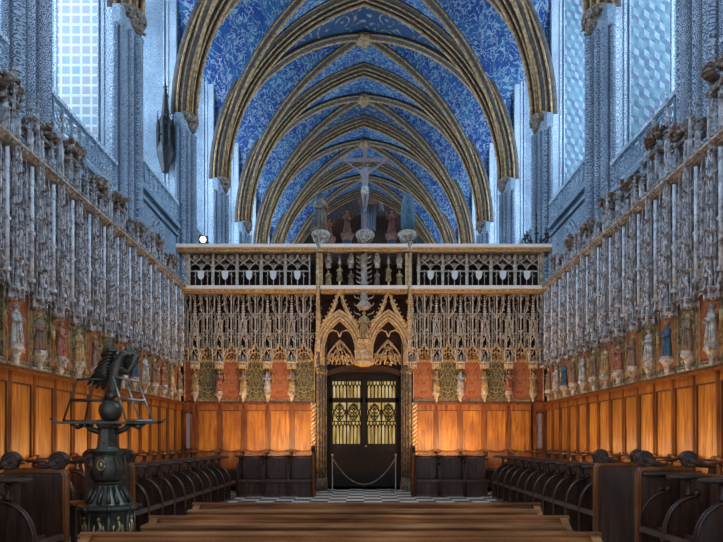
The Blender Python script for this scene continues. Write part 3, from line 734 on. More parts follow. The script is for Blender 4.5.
# ------------------------------------------------------------------ side screens
SX = 5.13; YJ = 18.1; NB = 18
for sx, sn in ((-1, 'left'), (1, 'right')):
    rz = PI / 2 if sx < 0 else -PI / 2
    L = NB * PW
    # screen wall
    g = MB(); a, b_ = sorted((sx * (SX + .12), sx * (SX + .75))); g.box(a, b_, YJ - L, YJ + 1.5, 0, 5.62)
    struct(g.build('wall_choir_' + sn, 'shadestone'))  # wall coloured dark so the canopy gaps look shaded
    g = MB(); a, b_ = sorted((sx * (SX - .15), sx * (SX + .8))); g.box(a, b_, YJ - L, YJ, 5.68, 5.73)
    a, b_ = sorted((sx * (SX - .10), sx * (SX + .8))); g.box(a, b_, YJ - L, YJ, 5.64, 5.68); g.tube([(sx * (SX - .16), YJ - L, 5.705), (sx * (SX - .16), YJ, 5.705)], .022, 6)
    k = 0
    while k * .12 < L: g.leaf((sx * (SX - .15), YJ - k * .12, 5.65), .035); g.leaf((sx * (SX - .13), YJ - k * .12, 5.80), .045); k += 1
    struct(g.build('trim_' + ('1' if sx < 0 else '2'), 'stone'))
    g = MB(); a, b_ = sorted((sx * 4.3, sx * SX)); g.box(a, b_, YJ - L, YJ, 0, .14); struct(g.build('trim_' + ('3' if sx < 0 else '4'), 'darkwood'))
    for k in range(NB):
        # local +x runs away from portal on left? left: rz=+90 -> local x -> +Y ; right: local x -> -Y
        yb = YJ - k * PW                      # boundary nearer the portal
        ybo = yb - PW if sx < 0 else yb       # local origin
        HS.place((sx * SX, ybo, 0), rz, f'tall oak high stall on the {sn} side, {ORD[k]} from the portal screen', f'high stalls with tall backs along the {sn} screen')
        PAN[k % 2].place((sx * (SX + .06), yb - PW / 2, 2.52), rz, f'{["red", "dark green"][k % 2]} damask painted panel on the {sn} side, {ORD[k]} from the portal screen', f'damask panels along the {sn} screen')
        CAN[(k * 2 + (k // 3)) % 3].place((sx * (SX + .03), ybo, 0), rz, f'pale stone pinnacled canopy on the {sn} side, {ORD[k]} from the portal screen', f'carved canopies along the {sn} screen')
        if k > 0:
            q = [0, 2, 1, 3, 2, 0, 4, 2][(k + (3 if sx > 0 else 0)) % 8]
            STAT[q].place((sx * (SX - .10), yb, 2.50), rz + rnd.uniform(-.25, .25), f'painted {SDESC[q]}, {ORD[k - 1]} on the {sn} side from the portal', f'niche statues along the {sn} screen')
    # big openwork finials on the rail
    for j, (k, hh) in enumerate(((1.3, .8), (3.1, 1.0), (4.9, .9), (6.6, 1.2), (8.3, 1.0), (9.8, 1.35 if sx < 0 else 1.7), (11.3, 1.1), (12.8, 1.35 if sx < 0 else 1.8))):
        t = thing('crowning_canopy', f'foliate crowning canopy on the top rail, {ORD[j]} on the {sn} side from the portal screen', 'finial', (sx * (SX + .15), YJ - k * PW, 5.74), rz, f'crowning canopies on the {sn} top rail')
        rr = random.Random(j + 50)
        g = MB(); g.lathe([(.10, 0), (.13, .05), (.08, .1), (.075, hh * .45), (.11, hh * .5)], (0, 0, 0), 8)
        for s in (-1, 1):
            g.pinnacle(s * .28, 0, 0, hh * .55, hh * .45, .035, 7); g.pinnacle(s * .16, -.12, 0, hh * .35, .35, .025, 5)
        g.build('shafts', 'stoneside', t)
        g = MB()
        for q in range(70):
            a = rr.uniform(0, 2 * PI); r = .32 * math.sqrt(rr.random()); g.leaf((r * math.cos(a), r * .8 * math.sin(a), hh * .62 + rr.uniform(-.1, .1) + .12 * (1 - r / .32)), .085, rr)
        g.box(-.22, .22, -.14, .14, hh * .45, hh * .50)
        g.build('foliage_crown', 'foliage', t)
    # low stalls: far block and near block
    w = .63; xb = 3.76
    yA = 8.72; n = 11
    for k in range(n):
        y0 = yA + (n - 1 - k) * w            # near edge of unit
        LS.place((sx * xb, y0 if sx < 0 else y0 + w, 0), rz, f'dark low stall in the front row on the {sn} side, {ORD[k]} from the portal', f'low stalls of the far front row on the {sn} side')
    t = EP.place((sx * xb, yA - .03, 0), rz, f'dark end board with two scrolls closing the far {sn} stall block', 'scrolled stall ends')
    yB = 7.34 if sx > 0 else 6.75
    EP.place((sx * xb, yB, 0), rz, f'dark end board with two scrolls heading the near {sn} stall block', 'scrolled stall ends')
    for k in range(3):
        y0 = yB - (k + 1) * w
        LS.place((sx * xb, y0 if sx < 0 else y0 + w, 0), rz, f'low stall with curved partition in the near {sn} block, {ORD[k]} from the passage', f'low stalls of the near {sn} block')

# ------------------------------------------------------------------ jube (portal screen)
bx = [1.36 + i * PW for i in range(6)]
for sx, sn in ((-1, 'left'), (1, 'right')):
    for k in range(5):   # k=0 next to the portal
        xl = (1.36 + k * PW) if sx > 0 else -(1.36 + (k + 1) * PW)
        HS.place((xl, YJ, 0), 0, f'tall oak high stall {sn} of the portal, {ORD[k]} from the portal', f'high stalls against the portal screen, {sn}')
        par = 0 if ((k % 2 == 0) if sx > 0 else (k % 2 == 1)) else 1
        PAN[par].place((xl + PW / 2, YJ + .06, 2.52), 0, f'{["red", "dark green"][par]} damask painted panel {sn} of the portal, {ORD[k]} from it', f'damask panels on the portal screen, {sn}')
        CANJ.place((xl, YJ + .03, 0), 0, f'warm beige stone canopy with pinnacles {sn} of the portal, {ORD[k]} from it', f'carved canopies on the portal screen, {sn}')
        xs_ = xl if sx < 0 else xl + PW
        q = [1, 0, 1, 3, 1][k]
        STAT[q].place((xs_, YJ - .08, 2.50), 0, f'small {SDESC[q]} between damask panels, {ORD[k]} {sn} of the portal', f'statues on the portal screen, {sn}')
    for k in range(3):
        xl = (1.28 + k * .63) if sx > 0 else -(1.28 + (k + 1) * .63)
        LS.place((xl, 16.68, 0), 0, f'dark low stall in front of the portal screen, {ORD[k]} {sn} of the doorway', f'low stalls before the portal screen, {sn}')
    t = EP.place((sx * 1.28 if sx < 0 else sx * 1.24, 16.68, 0), 0, f'scrolled end board of the low stalls {sn} of the doorway', 'scrolled stall ends')
    CANJ.place((4.76 if sx > 0 else -5.44, YJ + .03, 0), 0, f'warm beige stone canopy in the {sn} corner where the side screen begins', f'carved canopies on the portal screen, {sn}')
    t = thing('damask_painting', f'narrow red damask strip in the {sn} corner beside the side screen', 'painted panel', (sx * 4.95, YJ + .06, 2.52))
    g = MB(); g.box(-.13, .13, 0, .03, 0, 1.3); g.build('painted_field', 'panel_red', t)
    g = MB(); g.box(-.15, -.12, -.03, .03, 0, 1.3); g.box(.12, .15, -.03, .03, 0, 1.3); g.build('frame', 'gilt', t)
    # narrow plaque in the corner
    t = thing('framed_plaque', f'narrow grey green framed painting in the {sn} corner of the portal screen', 'framed painting', (sx * 4.93, 18.0, 1.15), 0)
    g = MB(); g.box(-.06, .06, -.02, .02, .05, 1.02); g.build('painted_board', 'pipe', t)
    g = MB(); g.box(-.09, -.055, -.04, .03, 0, 1.07); g.box(.055, .09, -.04, .03, 0, 1.07); g.box(-.09, .09, -.04, .03, 0, .05); g.box(-.09, .09, -.04, .03, 1.02, 1.07); g.build('frame', 'framewood', t)
    g = MB(); a, b_ = sorted((sx * 4.78, sx * 5.1)); g.box(a, b_, 18.05, 18.15, 0, 2.5); struct(g.build('baseboard_' + sn, 'framewood'))

# jube structure
g = MB()
for s in (-1, 1):
    a, b_ = sorted((s * 1.34, s * 5.3)); g.box(a, b_, 18.24, 18.8, 0, 3.85); g.box(a, b_, 19.3, 19.6, 3.85, 6.7); g.box(a, b_, 18.24, 19.3, 3.75, 3.85); g.box(a, b_, 18.24, 19.3, 5.5, 5.6)
g.box(-1.34, 1.34, 19.3, 19.6, 3.5, 6.7); g.box(-1.34, 1.34, 18.3, 19.3, 5.45, 5.6)
struct(g.build('wall_front', 'shadestone'))  # dark colour stands for the shaded interior of the screen
g = MB(); g.box(-5.3, 5.3, 18.0, 21.0, 6.74, 6.80); struct(g.build('trim_5', 'stone'))
def cornice(name, z, mat2, segs, lab):
    t = thing(name, lab, 'cornice', (0, 18.0, z), 0, 'cornices of the portal screen')
    g = MB()
    for x0, x1 in segs: g.box(x0, x1, -.16, .3, .035, .12)
    g.build('top_slab', 'cream', t)
    g = MB()
    for x0, x1 in segs:
        g.box(x0, x1, -.06, .25, -.04, .035); g.tube([(x0, -.08, .02), (x1, -.08, .02)], .014, 6); g.tube([(x0, -.065, -.04), (x1, -.065, -.04)], .012, 6)
        x = x0 + .04
        while x < x1: g.leaf((x, -.08, 0), .035); x += .06
    g.build('leaf_moulding', 'gilt', t)
    return t
cornice('top_cornice', 6.78, 0, [(-5.25, -1.34), (-1.22, 1.22), (1.34, 5.25)], 'cream stone top cornice running across the portal screen under the crucifix')
cornice('middle_cornice', 5.62, 0, [(-5.2, -1.34), (-1.22, 1.22), (1.34, 5.2)], 'gilded middle cornice of the portal screen below the shields')
# upper arcade bays with shields
def arcade_proto():
    t = thing('shield_arcade', '-', 'arcade')
    w = PW; g = MB()
    for x in (-w / 2, w / 2):
        g.tube([(x, 0, 5.72), (x, 0, 6.68)], .022, 6)
    g.pinnacle(-w / 2, -.05, 5.72, .5, .42, .036, 6)
    g.leaves(-w / 2 - .06, -w / 2 + .06, -.1, .02, 5.74, 6.6, 16, .028)
    for x in (-.17, 0, .17): g.tube([(x, .02, 5.72), (x, .02, 6.25)], .014, 5)
    z = 6.22
    A = [(-w / 2, .0, z), (-w / 2 + .03, 0, z + .12), (-.17, 0, z + .22), (-.03, 0, z + .33), (0, 0, z + .45)]
    for s in (-1, 1): g.tube([(s * a, b, c) for a, b, c in A], .017, 5)
    for s in (-1, 1): g.tube([(0, 0, z), (s * .04, 0, z + .12), (s * .17, 0, z + .22), (s * .31, 0, z + .33), (s * w / 2, 0, z + .45)], .017, 5)
    g.box(-w / 2, w / 2, -.01, .03, z - .03, z)
    for x in (-.17, .17, 0):
        zc = z + (.36 if x else .14)
        for q in range(4):
            a = q * PI / 2; g.tube([(x + .035 * math.cos(a) + .04 * math.cos(p * PI / 4), .03, zc + .035 * math.sin(a) + .04 * math.sin(p * PI / 4)) for p in range(9)], .009, 4)
    for s in (-1, 1):
        for k in range(3): g.leaf((s * (.1 + .05 * k), -.02, z - .06 - .05 * k), .035)
    g.box(-w / 2, w / 2, 0, .03, 5.71, 5.76)
    g.build('tracery', 'beige', t)
    g = MB(); s_ = .085
    g.prism([(-s_, z - .02), (-s_, z - .16), (-s_ * .7, z - .23), (0, z - .28), (s_ * .7, z - .23), (s_, z - .16), (s_, z - .02)], -.07, -.03, 'y')
    g.build('shield', 'cream', t)
    return Proto(t)
AR = arcade_proto()
for sx, sn in ((-1, 'left'), (1, 'right')):
    for k in range(5):
        AR.place((sx * (1.36 + (k + .5) * PW + .18), YJ, 0), 0, f'pierced stone arcade bay with a blank cream shield, {ORD[k]} {sn} of the portal', f'shield arcades {sn} of the portal')
    g = MB(); g.pinnacle(0, 0, 0, .75, .3, .05, 6); g.lathe([(.09, -.1), (.07, 0), (.05, .1)], (0, 0, 0), 8); g.leaves(-.1, .1, -.1, .1, 0, .9, 24, .04)
    o = g.build('corner_pinnacle', 'stone', None, (sx * 5.02, YJ - .02, 5.75)); tag(o, f'knobbly pinnacle at the {sn} end of the shield arcade', 'pinnacle')
# portal
t = thing('portal_surround', 'gilded flamboyant stone surround of the central doorway with two pointed arches', 'portal', (0, YJ, 0))
for s in (-1, 1):
    g = MB()
    for (x, y, r) in ((1.30, -.06, .05), (1.22, .02, .04), (1.15, .10, .035), (1.09, .2, .03)):
        g.tube([(s * x, y, 0), (s * x, y, 4.35)], r, 8); g.lathe([(r * 1.8, 0), (r * 1.8, .2), (r, .35)], (s * x, y, 0), 8); g.lathe([(r, 3.3), (r * 1.8, 3.4), (r, 3.5)], (s * x, y, 0), 8)
    a, b_ = sorted((s * 1.12, s * 1.34)); g.box(a, b_, .1, .7, 0, 4.4)
    g.build('jamb', 'jambstone', t)
    g = MB(); pts = [(s * 1.42 + .05 * math.cos(q * .7), -.12 + .05 * math.sin(q * .7), .1 + q * .026) for q in range(92)]
    pts2 = [(s * 1.42 + .05 * math.cos(q * .7 + PI), -.12 + .05 * math.sin(q * .7 + PI), .1 + q * .026) for q in range(92)]
    g.tube(pts, .034, 5); g.tube(pts2, .034, 5); g.build('twisted_colonnette', 'gilt', t)
    g = MB(); g.tube([(s * 1.42, -.12, 0), (s * 1.42, -.12, 2.5)], .05, 8); g.build('colonnette_core', 'robe_red', t)
    g = MB()  # tall corner shaft up to the top
    g.tube([(s * 1.30, -.04, 4.3), (s * 1.30, -.04, 6.7)], .055, 8)
    for z in (4.5, 5.0): g.pinnacle(s * 1.28, -.12, z - .6, .45, .4, .05, 5)
    g.leaves(min(s * 1.2, s * 1.38), max(s * 1.2, s * 1.38), -.2, 0, 3.2, 5.4, 60, .045)
    g.build('corner_shaft', 'gilt', t)
for cx in (-.69, .69):
    aw = .58
    g = MB()
    for (o_, dy, r) in ((0, .0, .045), (.08, -.04, .03), (-.06, .08, .03), (.15, -.06, .035)):
        P = arch_pts(cx, 3.95 - .0, aw + o_ - .06, .95 + o_ * 1.2, 12)
        P = [(P[0][0], 3.55)] + P + [(P[-1][0], 3.55)]
        g.tube([(p[0], dy, p[1]) for p in P], r, 6)
    # solid archivolt
    P = arch_pts(cx, 3.95, aw - .02, .98, 12); Q = arch_pts(cx, 3.95, aw + .10, 1.12, 12)
    for i in range(len(P) - 1):
        g.add([(P[i][0], .02, P[i][1]), (P[i + 1][0], .02, P[i + 1][1]), (Q[i + 1][0], .0, Q[i + 1][1]), (Q[i][0], .0, Q[i][1])], [(0, 1, 2, 3)])
        if i % 1 == 0: g.leaf(((P[i][0] + Q[i][0]) / 2, -.03, (P[i][1] + Q[i][1]) / 2), .04)
    g.build('pointed_arch', 'gilt', t)
    g = MB()
    for s in (-1, 1):
        G = [(cx + s * .52, 4.62), (cx + s * .34, 4.88), (cx + s * .2, 5.12), (cx + s * .1, 5.36), (cx, 5.62)]
        g.tube([(a, -.08, b) for a, b in G], .038, 6); g.tube([(a - s * .05, -.06, b) for a, b in G[:-1]], .022, 5)
        for i in range(9):
            f = i / 8; a = cx + s * (.50 - .48 * f ** .85); b = 4.68 + .9 * f; g.leaf((a + s * .04, -.1, b), .05)
    g.tube([(cx, -.1, 5.5), (cx, -.1, 5.9)], .03, 6)
    g.build('gable', 'gilt', t)
    g = MB()  # cusps and tympanum lace
    for s in (-1, 1):
        g.tube([(cx + s * .40, .06, 4.42), (cx + s * .2, .06, 4.55), (cx + s * .06, .06, 4.50), (cx, .06, 4.35)], .022, 5)
    for k in range(3):
        for s in (-1, 1):
            g.tube([(cx + s * (.1 + .13 * k), .3, 3.6), (cx + s * (.06 + .13 * k), .3, 3.95 - .08 * k), (cx + s * (.0 + .1 * k), .3, 4.15 - .12 * k)], .02, 5)
            c0, c1 = cx + s * (.09 + .13 * k), 3.78 - .03 * k
            g.tube([(c0 + .055 * math.cos(q * PI / 5), .28, c1 + .07 * math.sin(q * PI / 5)) for q in range(11)], .014, 4)
    g.tube([(cx + .09 * math.cos(q * PI / 6), .28, 4.12 + .11 * math.sin(q * PI / 6)) for q in range(13)], .02, 5)
    for s in (-1, 1): g.tube([(cx + s * .45, .3, 3.62), (cx + s * .3, .3, 3.95), (cx + s * .1, .3, 4.2), (cx, .3, 4.3)], .028, 5)
    g.leaves(cx - .38, cx + .38, .26, .33, 3.58, 3.9, 50, .045); g.leaves(cx - .15, cx + .15, .26, .33, 3.9, 4.2, 18, .04)
    g.build('tympanum_lace', 'gilt', t)
g = MB()
P = [(-1.2, 3.2)] + [(x / 10, 3.2 + .26 * (1 - (x / 12) ** 2)) for x in range(-12, 13, 2)] + [(1.2, 3.2)]
top = [(x, z + .12) for x, z in P]
g.prism([(-1.2, 3.2)] + [(x / 10, 3.22 + .26 * (1 - (x / 12) ** 2)) for x in range(-12, 13, 2)] + [(1.2, 3.5)] + [(x / 10, 3.36 + .26 * (1 - (x / 12) ** 2)) for x in range(12, -13, -2)], .3, .62, 'y')
g.build('lintel', 'shadestone', t)
g = MB(); g.box(-1.2, 1.2, .42, .6, 3.4, 5.0); g.build('tympanum_ground', 'shadestone', t)
g = MB(); g.box(-1.25, 1.25, .55, .62, 4.4, 5.6); g.build('gable_ground', 'shadestone', t)
g = MB()
g.lathe([(.14, 3.50), (.28, 3.56), (.30, 3.62), (.22, 3.68), (.24, 3.78), (.18, 3.86), (.14, 4.0), (.16, 4.15), (.2, 4.25)], (0, -.05, 0), 8, smooth=False)
g.leaves(-.24, .24, -.32, 0, 3.55, 4.25, 60, .05); g.build('central_console', 'gilt', t)
# central statue and pinnacles
tt = thing('portal_statue', 'gilded robed statue with a spiky canopy between the two portal gables', 'statue', (0, YJ - .12, 4.27))
g = MB(); figure(g, .78, 1); g.build('figure', 'robe_gold', tt)
g = MB(); g.lathe([(.10, .82), (.19, .86), (.19, .95), (.12, 1.05), (.08, 1.3)], (0, 0, 0), 8)
for k in range(4):
    for s in (-1, 1):
        g.tube([(s * .1, 0, .45 + k * .22), (s * .25, -.03, .5 + k * .22), (s * .28, -.03, .56 + k * .22)], [.025, .018, .012], 5)
g.leaves(-.17, .17, -.15, .05, .8, 1.3, 40, .045); g.build('canopy', 'stone', tt)
# upper central niche group
tt = thing('crocketed_pillar', 'spiky crocketed stone pillar in the middle of the upper portal tier', 'pillar', (0, YJ - .02, 5.74))
g = MB(); g.lathe([(.12, 0), (.09, .1), (.085, .9)], (0, 0, 0), 8)
for k in range(6):
    for s in (-1, 1): g.tube([(s * .06, -.05, .1 + k * .14), (s * .19, -.07, .14 + k * .14), (s * .21, -.07, .19 + k * .14)], [.025, .018, .01], 5)
g.leaves(-.12, .12, -.12, 0, .05, .95, 50, .04); g.build('pillar_body', 'stone', tt)
for j, x in enumerate((-1.0, -.69, -.37, .37, .69, 1.0)):
    tt = thing('upper_niche_statue', f'small canopied statue on the upper portal tier, {ORD[j]} of six from the left', 'statue', (x, YJ - .02, 5.74), 0, 'six statues above the portal gables')
    g = MB(); figure(g, .44, j, z=.04 if j % 3 != 1 else .18); g.build('figure', ['robe_gold', 'robe_gold', 'robe_brown', 'robe_brown', 'robe_gold', 'robe_gold'][j], tt)
    g = MB(); g.lathe([(.09, 0), (.09, .04)], (0, 0, 0), 8)
    if j % 3 != 1: g.pinnacle(0, 0, .55, .16, .24, .06, 4); g.leaves(-.08, .08, -.08, .04, .52, .8, 20, .035)
    else: g.pinnacle(0, .02, .64, .06, .2, .03, 3)
    g.build('canopy', 'stone', tt)
for s in (-1, 1):
    g = MB(); g.box(-.035, .035, -.04, .04, 0, .96)
    o = g.build('niche_post', 'gilt', None, (s * 1.2, YJ, 5.74)); tag(o, f'slim gilded post at the {"left" if s < 0 else "right"} edge of the upper portal statues', 'post')
# door
g = MB(); g.box(-1.12, 1.12, 18.66, 18.74, 0, .08); g.box(-1.12, -1.02, 18.6, 18.74, 0, 3.45); g.box(1.02, 1.12, 18.6, 18.74, 0, 3.45)
P = [(x / 10, 3.18 + .2 * (1 - (x / 11) ** 2)) for x in range(-11, 12, 2)]
g.prism(P + [(1.12, 3.6), (-1.12, 3.6)], 18.6, 18.74, 'y')
door = struct(g.build('door_1', 'doorwood'))
for s in (-1, 1):
    g = MB(); x0, x1 = sorted((s * .03, s * 1.02)); e0, e1 = sorted((s * .10, s * .92))
    g.box(x0, x1, 18.66, 18.72, 0, 1.32); g.box(x0, x1, 18.66, 18.72, 2.52, 2.66); g.box(x0, x1, 18.66, 18.72, 3.14, 3.42)
    g.box(x0, e0, 18.66, 18.72, 1.32, 3.14); g.box(e1, x1, 18.66, 18.72, 1.32, 3.14)
    k = e0 + .02
    while k < e1: g.box(k, k + .05, 18.645, 18.66, .2, 1.1); k += .08
    g.box(x0, x1, 18.64, 18.66, .68, .74); g.box(x0, x1, 18.64, 18.66, 1.14, 1.24)
    lf = g.build('door_leaf', 'doorwood', door)
    g = MB(); cx = (e0 + e1) / 2
    g.box(cx - .02, cx + .02, 18.65, 18.70, 1.32, 3.14)
    for z0, z1 in ((1.32, 1.98), (2.66, 3.14)):
        n = 8
        for k in range(n + 1):
            x = e0 + (e1 - e0) * k / n; g.tube([(x, 18.67, z0), (x, 18.67, z1 - .12)], .015, 4)
            if k < n: xm = x + (e1 - e0) / n / 2; g.tube([(p[0], 18.67, p[1]) for p in arch_pts(xm, z1 - .2, (e1 - e0) / n / 2, .12, 3)], .018, 4); g.tube([(xm, 18.67, z1 - .09), (xm, 18.67, z1)], .016, 4)
    for h_ in (e0, cx):
        wc = (e1 - e0) / 2; c = h_ + wc / 2
        for (zc, r) in ((2.12, .09), (2.34, .12)):
            for q in range(4): a = q * PI / 2 + PI / 4; g.tube([(c + r * .55 * math.cos(a) + r * .6 * math.cos(p * PI / 4), 18.67, zc + r * .55 * math.sin(a) + r * .6 * math.sin(p * PI / 4)) for p in range(9)], .013, 4)
        for s2 in (-1, 1): g.tube([(c + s2 * wc / 2, 18.67, 1.98), (c + s2 * wc * .42, 18.67, 2.25), (c, 18.67, 2.5)], .02, 5); g.tube([(c, 18.67, 1.98), (c + s2 * wc * .25, 18.67, 2.1), (c + s2 * wc / 2, 18.67, 2.35), (c + s2 * wc / 2, 18.67, 2.52)], .016, 5)
        for zz in (1.98, 2.52): pass
    g.box(e0, e1, 18.65, 18.69, 1.96, 1.99)
    g.build('lattice', 'doorwood', lf)
    g = MB(); g.box(e0, e1, 18.70, 18.715, 1.32, 2.52); g.box(e0, e1, 18.70, 18.715, 2.66, 3.14); g.build('glass_pane', 'doorglass', lf)
    if s > 0: g = MB(); g.ball((.06, 18.62, 1.25), .03, 8, 6); g.tube([(.06, 18.66, 1.25), (.06, 18.6, 1.25)], .012, 6); g.build('door_knob', 'brass', lf)
g = MB(); g.box(-.04, .04, 18.62, 18.74, 0, 3.4); g.build('door_mullion', 'doorwood', door)

# barrier
t = thing('chain_barrier', 'slack metal chain between two thin posts before the portal door', 'barrier', (0, 17.6, 0))
for s in (-1, 1):
    g = MB(); g.lathe([(.13, 0), (.13, .02), (.03, .04), (.018, .06), (.018, .98), (.03, 1.0), (.03, 1.03), (.005, 1.05)], (s * .87, 0, 0), 10); g.build('post', 'silver', t)
g = MB()
P = [(x, 0, .93 - .72 * (1 - (x / .87) ** 2)) for x in [-.87 + 1.74 * k / 60 for k in range(61)]]
for i in range(60):
    a, b_ = Vector(P[i]), Vector(P[i + 1]); g.tube([a, b_], .016 if i % 2 else .010, 5)
g.build('chain', 'silver', t)

# ------------------------------------------------------------------ objects on the jube
def jube_pedestal(x, sc, lab, y=18.35):
    t = thing('carved_pedestal', lab, 'pedestal', (x, y, 6.80), 0)
    g = MB(); g.lathe([(.14, -.02), (.15, .05), (.12, .12), (.14, .25), (.2, .33), (.23, .42), (.27, .48), (.27, .56), (.22, .60)], (0, 0, 0), 10)
    g.build('pedestal_body', 'stone', t)
    rr = random.Random(int(x * 10) + 5)
    g = MB()
    for k in range(60):
        a = rr.uniform(0, 2 * PI); z = rr.uniform(.18, .5); g.leaf(((.13 + .25 * (z - .1)) * math.cos(a), (.13 + .25 * (z - .1)) * math.sin(a), z), .055, rr)
    g.build('leaf_carving', 'foliage', t)
jube_pedestal(-1.24, 1, 'carved pedestal under the robed statue left of the crucifix')
jube_pedestal(.03, 1, 'carved pedestal at the foot of the crucifix')
jube_pedestal(1.24, 1, 'carved pedestal under the hooded statue right of the crucifix')
t = thing('robed_statue', 'robed man in a blue cloak over a dark red tunic standing left of the crucifix', 'statue', (-1.24, 18.35, 7.40), .5)
g = MB(); figure(g, 1.12, 0); g.build('tunic', 'robe_brown', t)
g = MB(); g.lathe([(.20, .1), (.19, .5), (.18, .8), (.15, .9), (.06, .94)], (-.04, .04, 0), 12, .9, .8, .1, 5); g.build('cloak', 'robe_blue', t)
g = MB(); headpart(g, 1.12, 1); g.build('hair', 'robe_blue', t)
t = thing('hooded_statue', 'woman wholly wrapped in a dark blue hooded mantle right of the crucifix', 'statue', (1.26, 18.35, 7.40), -.3)
g = MB(); g.lathe([(.19, 0), (.19, .3), (.205, .6), (.19, .8), (.15, .94), (.10, 1.05), (.04, 1.11), (.005, 1.12)], (0, 0, 0), 24, 1, .8, .07, 9); g.build('mantle', 'robe_blue', t)
# crucifix
t = thing('crucifix', 'tall wooden crucifix with a pale carved Christ rising above the portal screen', 'crucifix', (.03, 18.35, 7.38))
g = MB(); g.box(-.06, .06, -.04, .04, 0, 2.44); g.box(-.66, .66, -.045, .035, 2.0, 2.12); g.lathe([(.09, 0), (.08, .1), (.06, .15)], (0, 0, 0), 8)
g.build('cross', 'crosswood', t)
def skin_body(name, joints, edges, radii, mat, parent, sub=1):
    me = bpy.data.meshes.new(name); me.from_pydata(joints, edges, []); o = bpy.data.objects.new(name, me); C.objects.link(o); o.parent = parent
    md = o.modifiers.new('Skin', 'SKIN'); md.use_smooth_shade = True
    for i, r in enumerate(radii): me.skin_vertices[0].data[i].radius = (r, r)
    me.skin_vertices[0].data[0].use_root = True
    if sub: s_ = o.modifiers.new('Sub', 'SUBSURF'); s_.levels = sub; s_.render_levels = sub
    me.materials.append(MT[mat]); return o
J = [(0, -.12, 1.20), (.01, -.13, 1.36), (0, -.13, 1.54), (0, -.12, 1.70), (.02, -.14, 1.77), (.03, -.17, 1.86),
     (-.12, -.11, 1.68), (-.34, -.08, 1.84), (-.56, -.07, 2.02), (.12, -.11, 1.68), (.34, -.08, 1.84), (.56, -.07, 2.02),
     (-.06, -.12, 1.14), (-.05, -.18, .90), (-.02, -.10, .64), (.06, -.12, 1.14), (.06, -.18, .90), (.02, -.11, .64), (0, -.14, .52), (.03, -.16, .535), (-.61, -.07, 2.05), (.61, -.07, 2.05)]
E = [(0, 1), (1, 2), (2, 3), (3, 4), (4, 5), (3, 6), (6, 7), (7, 8), (3, 9), (9, 10), (10, 11), (0, 12), (12, 13), (13, 14), (0, 15), (15, 16), (16, 17), (14, 18), (17, 19), (8, 20), (11, 21)]
R = [.085, .075, .095, .085, .04, .065, .05, .035, .022, .05, .035, .022, .065, .045, .028, .065, .045, .028, .022, .022, .022, .022]
skin_body('christ_figure', J, E, R, 'corpus', t)
g = MB(); g.lathe([(.10, 1.02), (.11, 1.10), (.105, 1.2), (.10, 1.24)], (0, -.13, 0), 12, 1, .85, .12, 5); g.build('loincloth', 'robe_white', t)
g = MB(); g.lathe([(.05, 1.80), (.072, 1.86), (.07, 1.92), (.03, 1.95)], (.03, -.155, 0), 10); g.tube([(.03 + .068 * math.cos(q * PI / 6), -.165 + .068 * math.sin(q * PI / 6), 1.905) for q in range(13)], .014, 5); g.build('hair', 'foliage', t)
for s in (-1, 1):
    t = thing('carved_urn', f'squat dark carved capital standing behind the {"left" if s < 0 else "right"} part of the top cornice', 'capital', (s * 4.08 if s < 0 else 4.10, 19.4, 6.80))
    g = MB(); g.lathe([(.16, 0), (.16, .06), (.11, .12), (.14, .25), (.22, .38), (.25, .42), (.25, .5), (.2, .52)], (0, 0, 0), 10)
    for k in range(40): a = rnd.uniform(0, 2 * PI); z = rnd.uniform(.15, .42); g.leaf(((.1 + .28 * (z - .1)) * math.cos(a), (.1 + .28 * (z - .1)) * math.sin(a), z), .06)
    g.build('capital_body', 'iron', t)
# candelabrum
t = thing('floodlight', 'small white glowing floodlight above the left end of the top cornice', 'floodlight', (-4.72, 18.75, 6.80))
g = MB(); g.lathe([(.10, 0), (.10, .02), (.02, .04), (.02, .42)], (0, 0, 0), 8); g.box(-.13, .13, .02, .12, .40, .62); g.build('housing', 'iron', t)
g = MB(); g.prism([(.085 * math.cos(q * PI / 8), .51 + .085 * math.sin(q * PI / 8)) for q in range(16)], 0, .02, 'y'); g.build('lamp_glass', 'lampglow', t)
t = thing('branched_candelabrum', 'dark iron candelabrum with branching arms at the right end of the top cornice', 'candelabrum', (4.98, 18.5, 6.80))
g = MB(); g.lathe([(.16, 0), (.16, .04), (.05, .08), (.03, .2), (.06, .26), (.03, .32), (.03, .7), (.05, .75), (.02, .8), (.02, 1.1), (.03, 1.14), (.005, 1.2)], (0, 0, 0), 8); g.build('stem', 'iron', t)
for k in range(7):
    a = k * 2 * PI / 7
    g = MB(); c, s = math.cos(a), math.sin(a)
    g.tube([(0, 0, .32), (.14 * c, .14 * s, .26), (.28 * c, .28 * s, .34), (.34 * c, .34 * s, .46)], .022, 5)
    g.lathe([(.02, .46), (.07, .48), (.07, .50), (.025, .51), (.022, .62), (.005, .63)], (.34 * c, .34 * s, 0), 7); g.leaf((.15 * c, .15 * s, .3), .06); g.leaf((.27 * c, .27 * s, .36), .06)
    g.build('arm', 'iron', t)
# dark spired canopy on the left pier
t = thing('spired_canopy', 'dark pinnacled statue canopy fixed to the left pier beyond the screen', 'canopy', (-9.55, 30.75, 15.2))
g = MB(); g.lathe([(.15, -.9), (.35, -.2), (.42, 0), (.40, .3), (.34, .5), (.32, 1.3), (.36, 1.45), (.2, 1.8), (.10, 2.8), (.02, 3.6)], (0, 0, 0), 8, smooth=False)
for k in range(8):
    a = k * PI / 4; g.pinnacle(.38 * math.cos(a), .38 * math.sin(a), .2, .9, .8, .045, 5)
g.leaves(-.35, .35, -.35, .35, 0, 1.8, 80, .10); g.leaves(-.12, .12, -.12, .12, 1.8, 3.3, 30, .08)
g.build('canopy_body', 'iron', t)

